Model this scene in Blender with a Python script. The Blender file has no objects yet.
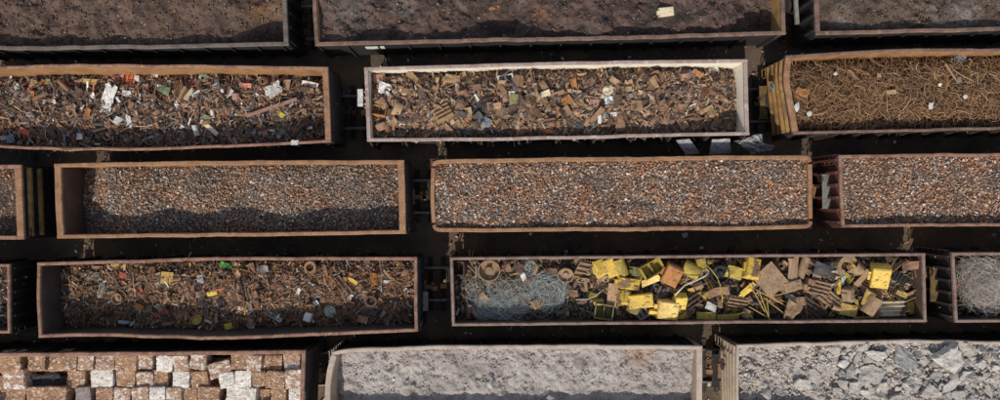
import bpy, bmesh, math, random
import numpy as np
from mathutils import Vector, Matrix

random.seed(7)
rng = np.random.default_rng(7)
PI = math.pi
C = bpy.context.scene.collection
RIM = 3.3          # height of every wagon's top rail above the ground
CAMZ = 31.3        # drone height
S = 23.8           # photo pixels per metre at rim height


def W(px, py, z=RIM):
    """photo measurement -> point at height z"""
    k = (CAMZ - z) / (CAMZ - RIM) / S
    return ((px - 500) * k, (200 - py) * k)


# ------------------------------------------------------------------ noise
def _hash(ix, iy, seed):
    h = (ix.astype(np.int64) * 374761393 + iy.astype(np.int64) * 668265263 + seed * 974634777) & 0x7fffffff
    h = ((h ^ (h >> 13)) * 1274126177) & 0x7fffffff
    return ((h ^ (h >> 16)) & 0xffff) / 65535.0


def vnoise(x, y, seed=0):
    x = np.asarray(x, float); y = np.asarray(y, float)
    ix = np.floor(x); iy = np.floor(y)
    fx = x - ix; fy = y - iy
    fx = fx * fx * (3 - 2 * fx); fy = fy * fy * (3 - 2 * fy)
    a = _hash(ix, iy, seed); b = _hash(ix + 1, iy, seed)
    c = _hash(ix, iy + 1, seed); d = _hash(ix + 1, iy + 1, seed)
    return (a * (1 - fx) + b * fx) * (1 - fy) + (c * (1 - fx) + d * fx) * fy - 0.5


def fbm(x, y, octaves=4, seed=0):
    t = 0; a = 1.0; f = 1.0
    for o in range(octaves):
        t = t + a * vnoise(np.asarray(x) * f, np.asarray(y) * f, seed + o * 17)
        a *= 0.5; f *= 2.03
    return t


def sst(a, b, x):
    t = np.clip((np.asarray(x, float) - a) / (b - a), 0, 1)
    return t * t * (3 - 2 * t)


# ------------------------------------------------------------------ materials
def new_mat(name):
    m = bpy.data.materials.new(name); m.use_nodes = True
    nt = m.node_tree
    return m, nt, nt.nodes, nt.links, nt.nodes['Principled BSDF']


def ramp(nt, stops, interp='LINEAR'):
    r = nt.nodes.new('ShaderNodeValToRGB'); cr = r.color_ramp; cr.interpolation = interp
    while len(cr.elements) < len(stops): cr.elements.new(0.5)
    for e, (p, c) in zip(cr.elements, stops):
        e.position = p; e.color = (c[0], c[1], c[2], 1)
    return r


def noise(nt, scale, detail=4, rough=0.6, vec=None, dist=0.0):
    n = nt.nodes.new('ShaderNodeTexNoise'); n.inputs['Scale'].default_value = scale
    n.inputs['Detail'].default_value = detail; n.inputs['Roughness'].default_value = rough
    n.inputs['Distortion'].default_value = dist
    if vec is not None: nt.links.new(vec, n.inputs['Vector'])
    return n


def mix(nt, fac, a, b, mode='MIX'):
    m = nt.nodes.new('ShaderNodeMix'); m.data_type = 'RGBA'; m.blend_type = mode
    for sock, v in ((m.inputs[0], fac), (m.inputs[6], a), (m.inputs[7], b)):
        if isinstance(v, bpy.types.NodeSocket): nt.links.new(v, sock)
        elif isinstance(v, (int, float)): sock.default_value = v
        else: sock.default_value = (v[0], v[1], v[2], 1)
    return m.outputs[2]


def bump(nt, bsdf, h, strength, dist=0.02):
    b = nt.nodes.new('ShaderNodeBump'); b.inputs['Strength'].default_value = strength
    b.inputs['Distance'].default_value = dist
    nt.links.new(h, b.inputs['Height']); nt.links.new(b.outputs[0], bsdf.inputs['Normal'])


def objcoord(nt, stretch=(1, 1, 1)):
    t = nt.nodes.new('ShaderNodeTexCoord'); mp = nt.nodes.new('ShaderNodeMapping')
    nt.links.new(t.outputs['Object'], mp.inputs['Vector'])
    mp.inputs['Scale'].default_value = stretch
    oi = nt.nodes.new('ShaderNodeObjectInfo')
    vm = nt.nodes.new('ShaderNodeVectorMath'); vm.operation = 'SCALE'
    vm.inputs[0].default_value = (31, 17, 23)
    nt.links.new(oi.outputs['Random'], vm.inputs['Scale'])
    nt.links.new(vm.outputs[0], mp.inputs['Location'])
    return mp.outputs[0]


def surf(name, base, second, third=None, scale=3.0, fine=30.0, thr=(0.45, 0.6), rough=0.8, metal=0.0, bmp=0.25,
         stretch=(1, 1, 1), thr3=(0.62, 0.68), vary=0.25):
    """worn painted or rusted metal: base colour, broad blotches of a second, small patches of a third"""
    m, nt, N, L, B = new_mat(name)
    v = objcoord(nt, stretch)
    n1 = noise(nt, scale, 5, 0.65, v)
    r1 = ramp(nt, [(thr[0], (0, 0, 0)), (thr[1], (1, 1, 1))]); L.new(n1.outputs[0], r1.inputs[0])
    col = mix(nt, r1.outputs[0], base, second)
    if third:
        n3 = noise(nt, scale * 2.3, 4, 0.7, v, 0.4)
        r3 = ramp(nt, [(thr3[0], (0, 0, 0)), (thr3[1], (1, 1, 1))]); L.new(n3.outputs[0], r3.inputs[0])
        col = mix(nt, r3.outputs[0], col, third)
    n2 = noise(nt, fine, 3, 0.7, v)
    r2 = ramp(nt, [(0.25, (1 - vary * 1.6,) * 3), (0.75, (1 + vary,) * 3)]); L.new(n2.outputs[0], r2.inputs[0])
    col = mix(nt, 1.0, col, r2.outputs[0], 'MULTIPLY')
    L.new(col, B.inputs['Base Color'])
    B.inputs['Roughness'].default_value = rough; B.inputs['Metallic'].default_value = metal
    B.inputs['Specular IOR Level'].default_value = 0.3
    bump(nt, B, n2.outputs[0], bmp, 0.02)
    return m


def stain(m, centre, radius, colour):
    """rusty spill on a load, at a fixed spot of the object"""
    nt = m.node_tree; B = nt.nodes['Principled BSDF']; src = B.inputs['Base Color'].links[0].from_socket
    t = nt.nodes.new('ShaderNodeTexCoord'); v = nt.nodes.new('ShaderNodeVectorMath'); v.operation = 'DISTANCE'
    nt.links.new(t.outputs['Object'], v.inputs[0]); v.inputs[1].default_value = centre
    n = noise(nt, 2.5, 4, .7, t.outputs['Object'])
    a = nt.nodes.new('ShaderNodeMath'); a.operation = 'MULTIPLY_ADD'; nt.links.new(n.outputs[0], a.inputs[0]); a.inputs[1].default_value = radius * 1.8; nt.links.new(v.outputs['Value'], a.inputs[2])
    r = ramp(nt, [(0.25, (.9,) * 3), (1.0, (0, 0, 0))]); d = nt.nodes.new('ShaderNodeMath'); d.operation = 'DIVIDE'; nt.links.new(a.outputs[0], d.inputs[0]); d.inputs[1].default_value = radius * 1.9
    nt.links.new(d.outputs[0], r.inputs[0]); nt.links.new(mix(nt, r.outputs[0], src, colour), B.inputs['Base Color'])


def islands(name, cols, rough=0.75, metal=0.0, vary=0.4, fine=9.0, patch=0):
    """loose pieces: each separate piece takes one colour of the list [(share, colour), ...]"""
    m, nt, N, L, B = new_mat(name)
    g = N.new('ShaderNodeNewGeometry')
    tot = sum(c[0] for c in cols); p = 0; stops = []
    for sh, c in cols:
        stops.append((p / tot, c)); p += sh
    r = ramp(nt, stops, 'CONSTANT'); L.new(g.outputs['Random Per Island'], r.inputs[0])
    n = noise(nt, fine, 4, 0.7, objcoord(nt))
    r2 = ramp(nt, [(0.25, (1 - vary,) * 3), (0.75, (1 + vary,) * 3)]); L.new(n.outputs[0], r2.inputs[0])
    col = mix(nt, 1.0, r.outputs[0], r2.outputs[0], 'MULTIPLY')
    if patch:                                        # dirtier and rustier batches of the load
        np_ = noise(nt, .9, 4, .6, objcoord(nt), .5)
        rp = ramp(nt, [(.38, (1.35, 1.02, .78)), (.5, (1.25, 1.14, 1.02)), (.64, (.86, .86, .86))]); L.new(np_.outputs[0], rp.inputs[0])
        col = mix(nt, patch * 2, col, mix(nt, 1.0, col, rp.outputs[0], 'MULTIPLY'))
    L.new(col, B.inputs['Base Color'])
    B.inputs['Roughness'].default_value = rough; B.inputs['Metallic'].default_value = metal
    B.inputs['Specular IOR Level'].default_value = 0.35
    return m


def soil(name, cols, scale, specks=None, speck_scale=40, speck_thr=0.72, bmp=0.5, rough=0.95):
    m, nt, N, L, B = new_mat(name)
    v = objcoord(nt)
    n1 = noise(nt, scale, 6, 0.7, v, 0.3)
    k = len(cols); r = ramp(nt, [(0.3 + 0.4 * i / (k - 1), c) for i, c in enumerate(cols)]); L.new(n1.outputs[0], r.inputs[0])
    col = r.outputs[0]
    n2 = noise(nt, 26, 5, 0.75, v)
    r2 = ramp(nt, [(0.3, (0.6,) * 3), (0.7, (1.35,) * 3)]); L.new(n2.outputs[0], r2.inputs[0])
    col = mix(nt, 1.0, col, r2.outputs[0], 'MULTIPLY')
    if specks:
        n3 = noise(nt, speck_scale, 2, 0.6, v)
        r3 = ramp(nt, [(speck_thr, (0, 0, 0)), (speck_thr + 0.03, (1, 1, 1))]); L.new(n3.outputs[0], r3.inputs[0])
        col = mix(nt, r3.outputs[0], col, specks)
    L.new(col, B.inputs['Base Color']); B.inputs['Roughness'].default_value = rough
    B.inputs['Specular IOR Level'].default_value = 0.2
    bump(nt, B, n2.outputs[0], bmp, 0.05)
    return m


MT = {}
# wagon metal
MT['rim_pink'] = surf('rim_pink', (.26, .145, .105), (.16, .08, .052), (.36, .20, .10), 2.2, 28, rough=.7, vary=.42, thr3=(.58, .66))
MT['rim_brown'] = surf('rim_brown', (.18, .11, .085), (.11, .07, .055), (.29, .155, .075), 2.2, 28, rough=.75, vary=.42, thr3=(.6, .66))
MT['rim_tan'] = surf('rim_tan', (.30, .165, .09), (.22, .11, .06), (.42, .29, .10), 1.8, 26, rough=.75, vary=.42, thr3=(.64, .69))
MT['rim_grey'] = surf('rim_grey', (.14, .115, .10), (.09, .075, .065), (.20, .12, .075), 2.2, 28, rough=.75, vary=.42, thr3=(.6, .66))
MT['rim_pale'] = surf('rim_pale', (.42, .345, .28), (.34, .27, .215), (.46, .42, .37), 1.6, 26, rough=.8, vary=.22)
MT['rim_rail'] = surf('rim_rail', (.24, .165, .135), (.16, .10, .075), (.31, .18, .10), 3.2, 34, rough=.7, vary=.42)
MT['in_tan'] = surf('in_tan', (.29, .155, .065), (.22, .105, .045), (.33, .21, .10), 1.4, 18, rough=.75, vary=.25, stretch=(1, 1, .6))
MT['in_brown'] = surf('in_brown', (.11, .065, .048), (.08, .05, .04), (.15, .08, .05), 1.2, 14, rough=.85, vary=.2)
MT['in_dark'] = surf('in_dark', (.07, .05, .042), (.05, .037, .032), (.12, .07, .045), 1.2, 14, rough=.85, vary=.2)
MT['in_white'] = surf('in_white', (.72, .66, .55), (.60, .52, .41), (.30, .17, .09), 1.1, 14, thr=(.5, .7), thr3=(.66, .74), rough=.7, vary=.15)
MT['in_ochre'] = surf('in_ochre', (.36, .21, .075), (.26, .14, .06), (.42, .30, .15), 1.3, 16, rough=.8, vary=.25)
MT['out_dark'] = surf('out_dark', (.035, .028, .026), (.055, .036, .028), (.09, .05, .03), 1.6, 20, rough=.8, vary=.25)
MT['out_black'] = surf('out_black', (.017, .016, .016), (.026, .022, .02), None, 1.6, 20, rough=.7, vary=.25)
MT['out_red'] = surf('out_red', (.15, .055, .04), (.10, .045, .035), (.06, .04, .035), 1.8, 20, rough=.8, vary=.3)
MT['out_ochre'] = surf('out_ochre', (.30, .17, .055), (.16, .09, .045), (.10, .06, .04), 1.8, 20, rough=.75, vary=.3)
MT['out_pale'] = surf('out_pale', (.40, .31, .23), (.33, .25, .18), (.27, .16, .09), 1.6, 20, rough=.8, vary=.2, thr3=(.66, .72))
MT['steel_dark'] = surf('steel_dark', (.03, .026, .024), (.05, .036, .03), None, 4, 30, rough=.75)
MT['rust_cast'] = surf('rust_cast', (.30, .165, .085), (.2, .11, .06), None, 5, 30, rough=.85)
MT['grate'] = surf('grate', (.24, .25, .22), (.16, .15, .13), None, 5, 30, rough=.7)
MT['yellow_step'] = surf('yellow_step', (.20, .135, .05), (.10, .07, .045), None, 4, 30, rough=.7)
MT['white_panel'] = surf('white_panel', (.6, .6, .58), (.4, .37, .34), None, 4, 30, rough=.7)
MT['rail_steel'] = surf('rail_steel', (.20, .185, .17), (.30, .29, .28), None, 3, 30, rough=.45, metal=.4)
MT['sleeper'] = surf('sleeper', (.035, .027, .022), (.055, .042, .033), None, 3, 24, rough=.95)
# scrap colours (colour word -> material)
COL = {}
def colmat(word, base, second, third=None, **k):
    k.setdefault('scale', 3.2); k.setdefault('fine', 16); k.setdefault('bmp', .2)
    COL[word] = surf('scrap_' + word.replace(' ', '_'), base, second, third, **k)
colmat('rust brown', (.25, .14, .082), (.16, .09, .056), (.33, .20, .115))
colmat('dark brown', (.085, .055, .042), (.12, .075, .05), (.05, .04, .037))
colmat('tan', (.36, .235, .13), (.27, .16, .085), (.42, .31, .20))
colmat('orange rust', (.38, .17, .055), (.27, .115, .05), (.45, .24, .10))
colmat('pinkish brown', (.34, .195, .145), (.25, .14, .10), (.42, .29, .23))
colmat('grey', (.23, .215, .20), (.16, .145, .135), (.30, .26, .23))
colmat('dark grey', (.06, .06, .062), (.09, .08, .075), (.12, .085, .06))
colmat('black', (.022, .021, .022), (.04, .036, .034), None)
colmat('white', (.66, .65, .62), (.54, .52, .49), (.40, .36, .32), thr3=(.68, .74), vary=.12)
colmat('cream', (.62, .53, .38), (.52, .42, .28), (.40, .28, .17))
colmat('pale grey', (.48, .48, .46), (.38, .37, .35), (.28, .24, .20))
colmat('pale blue', (.50, .60, .66), (.40, .47, .52), (.62, .68, .7))
colmat('blue grey', (.20, .25, .31), (.15, .18, .22), (.28, .31, .35))
colmat('red', (.48, .10, .075), (.36, .08, .06), (.25, .10, .07))
colmat('orange red', (.62, .19, .09), (.48, .13, .06), (.34, .13, .07))
colmat('pink', (.60, .25, .20), (.48, .17, .14), (.38, .2, .16))
colmat('green', (.06, .42, .08), (.045, .30, .06), None)
colmat('olive', (.20, .18, .075), (.14, .12, .06), (.24, .15, .07))
colmat('olive green', (.20, .25, .13), (.15, .18, .10), (.24, .17, .1))
colmat('pale green', (.38, .43, .36), (.28, .31, .26), (.25, .2, .15))
colmat('gold', (.44, .30, .09), (.33, .21, .07), (.24, .14, .07))
colmat('yellow', (.72, .52, .09), (.60, .41, .09), (.20, .12, .06), thr3=(.58, .62), scale=1.8)
colmat('chipped yellow', (.58, .39, .06), (.20, .115, .06), (.13, .085, .055), thr=(.5, .54), thr3=(.58, .62), scale=1.9)
colmat('dull yellow', (.40, .31, .05), (.28, .20, .05), (.17, .11, .06), thr3=(.56, .62))
colmat('faded yellow', (.76, .56, .20), (.60, .38, .12), (.36, .19, .09), thr3=(.62, .67), scale=1.5)
colmat('warm yellow', (.70, .46, .08), (.56, .38, .10), (.20, .125, .07), thr3=(.58, .62), scale=2.0)
colmat('bright yellow', (.55, .46, .06), (.46, .36, .05), None)
colmat('tan brown', (.31, .205, .12), (.22, .145, .088), (.14, .095, .065), thr3=(.58, .66))
colmat('concrete', (.38, .35, .32), (.31, .285, .26), (.43, .40, .37), scale=1.6, fine=9, vary=.35, bmp=.8)
colmat('pale concrete', (.45, .42, .385), (.38, .35, .32), (.50, .47, .435), scale=1.6, fine=9, vary=.32, bmp=.8)
colmat('dull concrete', (.31, .295, .275), (.25, .24, .225), (.36, .34, .315), scale=1.6, fine=9, vary=.32, bmp=.8)
colmat('brown bale', (.36, .205, .115), (.23, .13, .075), (.66, .58, .49), scale=2.3, fine=10, vary=.55, thr3=(.555, .63), bmp=1.0, stretch=(1, 1.4, 1))
colmat('mottled bale', (.34, .205, .13), (.60, .53, .47), (.74, .71, .67), scale=2.4, fine=9, vary=.5, thr=(.50, .58), thr3=(.60, .65), bmp=1.0, stretch=(1, 1.5, 1))
colmat('white bale', (.68, .65, .60), (.57, .51, .45), (.36, .22, .13), scale=2.0, fine=8, vary=.4, thr3=(.56, .62), bmp=1.0, stretch=(1, 1.5, 1))
colmat('grey bale', (.26, .21, .20), (.19, .14, .13), (.4, .36, .34), scale=2.4, fine=9, vary=.4, bmp=.7)
colmat('film', (.30, .30, .295), (.22, .22, .22), (.44, .43, .42), scale=3, vary=.3, rough=.4, metal=.2)

# ------------------------------------------------------------------ mesh helpers
def mesh_np(name, V, F, mats, midx=None, smooth=False):
    """V (n,3); F list of (k,m) index arrays"""
    me = bpy.data.meshes.new(name)
    V = np.asarray(V, np.float32).reshape(-1, 3)
    me.vertices.add(len(V)); me.vertices.foreach_set('co', V.ravel())
    F = [np.asarray(f, np.int32) for f in F if len(f)]
    nl = sum(f.size for f in F); npoly = sum(len(f) for f in F)
    me.loops.add(nl); me.polygons.add(npoly)
    me.loops.foreach_set('vertex_index', np.concatenate([f.ravel() for f in F]))
    tot = np.concatenate([np.full(len(f), f.shape[1], np.int32) for f in F])
    st = np.concatenate([[0], np.cumsum(tot)[:-1]]).astype(np.int32)
    me.polygons.foreach_set('loop_start', st)
    if midx is not None: me.polygons.foreach_set('material_index', np.asarray(midx, np.int32))
    if smooth: me.polygons.foreach_set('use_smooth', np.ones(npoly, bool))
    for m in (mats if isinstance(mats, (list, tuple)) else [mats]): me.materials.append(m)
    me.update(calc_edges=True); me.validate()
    return me


class MB:
    def __init__(s): s.v = []; s.f = []; s.m = []; s.n = 0
    def add(s, V, F, mi=0):
        V = np.asarray(V, float).reshape(-1, 3); s.v.append(V)
        for f in F: s.f.append([i + s.n for i in f]); s.m.append(mi)
        s.n += len(V)
    def box(s, x0, x1, y0, y1, z0, z1, mi=0):
        V = [(x, y, z) for z in (z0, z1) for y in (y0, y1) for x in (x0, x1)]
        s.add(V, [(0, 2, 3, 1), (4, 5, 7, 6), (0, 1, 5, 4), (2, 6, 7, 3), (0, 4, 6, 2), (1, 3, 7, 5)], mi)
    def bar(s, a, b, w, h, mi=0):
        """rectangular bar from a to b, w sideways, h upwards"""
        a = np.array(a, float); b = np.array(b, float); d = b - a; d /= np.linalg.norm(d)
        up = np.array((0, 0, 1.)) if abs(d[2]) < .9 else np.array((0, 1., 0))
        sx = np.cross(d, up); sx /= np.linalg.norm(sx); up = np.cross(sx, d)
        V = [p + sx * i * w / 2 + up * j * h / 2 for p in (a, b) for (i, j) in ((-1, -1), (1, -1), (1, 1), (-1, 1))]
        s.add(V, [(0, 1, 2, 3), (7, 6, 5, 4), (0, 4, 5, 1), (1, 5, 6, 2), (2, 6, 7, 3), (3, 7, 4, 0)], mi)
    def tube(s, pts, r, n=8, mi=0, caps=True):
        pts = [np.array(p, float) for p in pts]; rings = []
        for i, p in enumerate(pts):
            d = pts[min(i + 1, len(pts) - 1)] - pts[max(i - 1, 0)]; d /= np.linalg.norm(d)
            up = np.array((0, 0, 1.)) if abs(d[2]) < .9 else np.array((1., 0, 0))
            a = np.cross(d, up); a /= np.linalg.norm(a); b = np.cross(a, d)
            rings.append([p + r * (math.cos(2 * PI * k / n) * a + math.sin(2 * PI * k / n) * b) for k in range(n)])
        F = []
        for i in range(len(pts) - 1):
            for k in range(n):
                k2 = (k + 1) % n
                F.append((i * n + k, i * n + k2, (i + 1) * n + k2, (i + 1) * n + k))
        if caps:
            F.append(list(range(n))[::-1]); F.append([(len(pts) - 1) * n + k for k in range(n)])
        s.add(np.array(rings).reshape(-1, 3), F, mi)
    def lathe(s, prof, n=18, axis='z', c=(0, 0, 0), mi=0):
        V = []
        for (r, h) in prof:
            for k in range(n):
                a = 2 * PI * k / n
                p = (r * math.cos(a), r * math.sin(a), h)
                if axis == 'y': p = (p[0], p[2], p[1])
                if axis == 'x': p = (p[2], p[0], p[1])
                V.append((p[0] + c[0], p[1] + c[1], p[2] + c[2]))
        F = []; m = len(prof)
        for i in range(m):
            j = (i + 1) % m
            for k in range(n):
                k2 = (k + 1) % n; F.append((i * n + k, i * n + k2, j * n + k2, j * n + k))
        s.add(V, F, mi)
    def mesh(s, name, mats, off=(0, 0, 0), smooth=False):
        V = np.concatenate(s.v) - np.array(off)
        me = bpy.data.meshes.new(name); me.from_pydata(V.tolist(), [], s.f)
        for m in (mats if isinstance(mats, (list, tuple)) else [mats]): me.materials.append(m)
        me.polygons.foreach_set('material_index', np.array(s.m, np.int32))
        if smooth: me.polygons.foreach_set('use_smooth', np.ones(len(s.f), bool))
        bm = bmesh.new(); bm.from_mesh(me); bmesh.ops.recalc_face_normals(bm, faces=bm.faces); bm.to_mesh(me); bm.free()
        me.update(); return me


def link(name, me, parent=None, loc=(0, 0, 0), label=None, cat=None, group=None, kind=None):
    o = bpy.data.objects.new(name, me); C.objects.link(o); o.location = loc
    if parent: o.parent = parent
    if label: o['label'] = label
    if cat: o['category'] = cat
    if group: o['group'] = group
    if kind: o['kind'] = kind
    return o


# ------------------------------------------------------------------ wagons
def resample(pts, n, jitter, seed):
    """smooth curve through photo-measured points -> n world points at rim height"""
    P = np.array([W(*p) for p in pts]); d = np.r_[0, np.cumsum(np.linalg.norm(np.diff(P, axis=0), axis=1))]
    t = np.linspace(0, d[-1], n)
    for q in d[1:-1]:
        if np.abs(t - q).min() > .05: t = np.sort(np.r_[t, q])
    n = len(t)
    if len(P) > 2:                                   # cubic hermite with finite-difference tangents
        tan = np.gradient(P, d, axis=0, edge_order=1); out = np.zeros((n, 2)); sl_ = np.diff(P, axis=0) / np.diff(d)[:, None]
        for i in range(1, len(P) - 1):               # no overshoot past sharp corners
            if np.dot(sl_[i - 1], sl_[i]) < .97: tan[i] = (sl_[i - 1] + sl_[i]) / 2
            for c_ in (0, 1):
                if sl_[i - 1][c_] * sl_[i][c_] <= 0: tan[i][c_] = 0
                else: tan[i][c_] = np.sign(tan[i][c_]) * min(abs(tan[i][c_]), 2.5 * min(abs(sl_[i - 1][c_]), abs(sl_[i][c_])))
        for i, tt in enumerate(t):
            k = min(np.searchsorted(d, tt, 'right') - 1, len(P) - 2); h = d[k + 1] - d[k]; u = (tt - d[k]) / h
            out[i] = ((2 * u**3 - 3 * u**2 + 1) * P[k] + (u**3 - 2 * u**2 + u) * h * tan[k]
                      + (-2 * u**3 + 3 * u**2) * P[k + 1] + (u**3 - u**2) * h * tan[k + 1])
    else:
        out = P[0] + (P[-1] - P[0]) * (t / d[-1])[:, None]
    env = np.sin(PI * t / d[-1])
    dd = P[-1] - P[0]; dd /= np.linalg.norm(dd); nn = np.array((-dd[1], dd[0]))
    out = out + nn * (jitter * env * fbm(t * .9, t * 0 + seed, 3, seed))[:, None]
    out = out + nn * (.022 * env * np.sign(fbm(t * 1.3, t * 0 + 3, 2, seed + 2)) * np.abs(fbm(t * 2.6, t * 0 + 9, 2, seed + 1)) * (jitter / .05))[:, None]
    return out


FLOOR_Z = 1.15
wheel_me = frame_me = None
def running_gear():
    global wheel_me, frame_me
    b = MB(); b.lathe([(0.09, -.07), (.40, -.055), (.455, -.075), (.455, -.045), (.425, -.035), (.42, .06), (.36, .06), (.34, .0), (.13, .0), (.12, .08), (.09, .08)], 24, 'y')
    wheel_me = b.mesh('wheel', MT['rail_steel'], smooth=False)
    b = MB()
    for s in (-1, 1):
        b.bar((-1.15, s * .98, .62), (-.5, s * .98, .80), .16, .2); b.bar((.5, s * .98, .80), (1.15, s * .98, .62), .16, .2)
        b.bar((-.55, s * .98, .80), (.55, s * .98, .80), .16, .16); b.bar((-.5, s * .98, .36), (.5, s * .98, .36), .15, .14)
        b.bar((-.9, s * .98, .58), (-.48, s * .98, .38), .14, .12); b.bar((.48, s * .98, .38), (.9, s * .98, .58), .14, .12)
        for k in (-.2, 0, .2): b.lathe([(.0, .43), (.075, .43), (.075, .72), (.0, .72)], 10, 'z', (k, s * .98, 0))
    b.box(-.2, .2, -1.0, 1.0, .60, .76)
    b.tube([(-.88, -.9, .6), (-.88, .9, .6)], .075); b.tube([(.88, -.9, .6), (.88, .9, .6)], .075)
    frame_me = b.mesh('bogie', MT['steel_dark'])
running_gear()


class Wagon:
    pass


MT['rim_white'] = surf('rim_white', (.33, .25, .22), (.25, .175, .15), (.44, .38, .34), 1.6, 30, rough=.7, vary=.3, thr3=(.54, .66))
def gondola(key, label, N, Sd, Wd, Ed, w=.16, we=.2, rim='rim_pink', rim_end=None, inner='in_brown', outer='out_dark',
            endribs='h', end_mat=None, posts=1.25, post_d=.1, extras=None, jitter=.05, rows=None, seed=0, inner_ends=None, rib_mat=None, rib_z=(1.35, 1.85, 2.35, 2.8)):
    """open-top gondola wagon. N,Sd: top and bottom rim from left to right; Wd,Ed: end rims from top to bottom"""
    g = Wagon(); g.key = key
    rim_end = rim_end or rim
    n = 92; ne = 19
    oN = resample(N, n, jitter, seed); oS = resample(Sd, n, jitter, seed + 5)
    oW = resample(Wd, ne, jitter * .4, seed + 9); oE = resample(Ed, ne, jitter * .4, seed + 13)
    oW[0] = oN[0]; oW[-1] = oS[0]; oE[0] = oN[-1]; oE[-1] = oS[-1]
    cx, cy = (oN[0] + oN[-1] + oS[0] + oS[-1]) / 4
    base = np.array((cx, cy, 0.0))
    root = link('gondola_wagon', None, loc=tuple(base), label=label, cat='freight wagon', group='open gondola wagons loaded with scrap')
    g.root = root; g.base = base; mid = np.array((cx, cy))

    def inward(P):
        t = np.gradient(P, axis=0); t /= np.linalg.norm(t, axis=1)[:, None]
        nn = np.stack([-t[:, 1], t[:, 0]], 1)
        if np.dot(nn[len(P) // 2], mid - P[len(P) // 2]) < 0: nn = -nn
        return nn

    def sweep(P, nn, sect, mats, name, mi=None, parent=root, close=True):
        """section [(offset inward, z)] swept along P"""
        m = len(sect); k = len(P); V = np.zeros((k, m, 3))
        for j, (o, z) in enumerate(sect):
            V[:, j, :2] = P + nn * (np.asarray(o)[:, None] if np.ndim(o) else o); V[:, j, 2] = z
        F = []; M = []
        for i in range(k - 1):
            for j in range(m):
                j2 = (j + 1) % m
                F.append((i * m + j, i * m + j2, (i + 1) * m + j2, (i + 1) * m + j)); M.append(mi[j] if mi else 0)
        F.append(list(range(m))); M.append(0); F.append([(k - 1) * m + j for j in range(m)][::-1]); M.append(0)
        me = bpy.data.meshes.new(name); me.from_pydata((V.reshape(-1, 3) - base).tolist(), [], F)
        for q in mats: me.materials.append(q)
        me.polygons.foreach_set('material_index', np.array(M, np.int32))
        bm = bmesh.new(); bm.from_mesh(me); bmesh.ops.recalc_face_normals(bm, faces=bm.faces); bm.to_mesh(me); bm.free()
        return link(name, me, root if parent is None else parent)

    def wall(P, ww, name, ribs, im, om, zoff, trim):
        nn = inward(P); Pq = P.copy()
        fr = np.r_[0, np.cumsum(np.linalg.norm(np.diff(P, axis=0), axis=1))]; fr /= fr[-1]
        q = P[0] + (P[-1] - P[0]) * fr[:, None]        # straight foot under the bulged rim
        L = np.linalg.norm(P[-1] - P[0]); k = len(P); s = fr * L
        pil = .03 * np.sin(PI * s / posts) ** 2 if ribs == 'post' else np.zeros(k)
        zs = [FLOOR_Z - .1, 1.6, 2.2, 2.75, RIM - .10]
        a0 = .05; a1 = ww - .006
        m = MB(); V = []
        sl = slice(1, -1) if trim else slice(0, None)
        for side, off in ((0, a0), (1, a1)):
            for z in zs:
                t = (z - zs[0]) / (zs[-1] - zs[0]); bow = math.sin(PI * t)
                xy = q * (1 - t) + P * t + nn * (off - pil * bow)[:, None]
                V.append(np.c_[xy, np.full(k, z)])
        V = np.array(V); nz = len(zs); F = []; M = []
        idx = lambda sd, zi, i: (sd * nz + zi) * k + i
        for i in range(k - 1):
            for zi in range(nz - 1):
                F.append((idx(0, zi, i), idx(0, zi, i + 1), idx(0, zi + 1, i + 1), idx(0, zi + 1, i))); M.append(0)
                F.append((idx(1, zi, i), idx(1, zi + 1, i), idx(1, zi + 1, i + 1), idx(1, zi, i + 1))); M.append(1)
            F.append((idx(0, 0, i), idx(1, 0, i), idx(1, 0, i + 1), idx(0, 0, i + 1))); M.append(0)
            F.append((idx(0, nz - 1, i), idx(0, nz - 1, i + 1), idx(1, nz - 1, i + 1), idx(1, nz - 1, i))); M.append(0)
        for i in (0, k - 1):
            for zi in range(nz - 1): F.append((idx(0, zi, i), idx(0, zi + 1, i), idx(1, zi + 1, i), idx(1, zi, i))); M.append(0)
        me = bpy.data.meshes.new(name); me.from_pydata((V.reshape(-1, 3) - base).tolist(), [], F)
        me.materials.append(om); me.materials.append(im); me.polygons.foreach_set('material_index', np.array(M, np.int32))
        bm = bmesh.new(); bm.from_mesh(me); bmesh.ops.recalc_face_normals(bm, faces=bm.faces); bm.to_mesh(me); bm.free()
        o = link(name, me, root)
        # ribs
        at = lambda ss, z, off: np.r_[np.array([np.interp(ss, s, (q * (1 - (z - zs[0]) / (zs[-1] - zs[0])) + P * ((z - zs[0]) / (zs[-1] - zs[0])))[:, c]) for c in (0, 1)])
                                      + nn[k // 2] * off, z]
        if ribs == 'post':
            cnt = int(L / posts)
            for j in range(cnt + 1):
                ss = min(max(j * posts, .12), L - .12); b = MB()
                V = []
                for z, dep, hw in ((FLOOR_Z - .2, post_d, .07), (2.6, post_d, .065), (RIM - .16, post_d * .55, .05)):
                    for (aa, oo) in ((-hw, .07), (hw, .07), (hw * .7, .05 - dep), (-hw * .7, .05 - dep)):
                        p = at(min(max(ss + aa, 0), L), z, oo); V.append(p)
                b.add(V, [(0, 1, 2, 3), (11, 10, 9, 8)] + [(r * 4 + c, r * 4 + (c + 1) % 4, r * 4 + 4 + (c + 1) % 4, r * 4 + 4 + c) for r in (0, 1) for c in range(4)])
                link('side_post', b.mesh('side_post', om, base), o)
        elif ribs == 'h':
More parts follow.
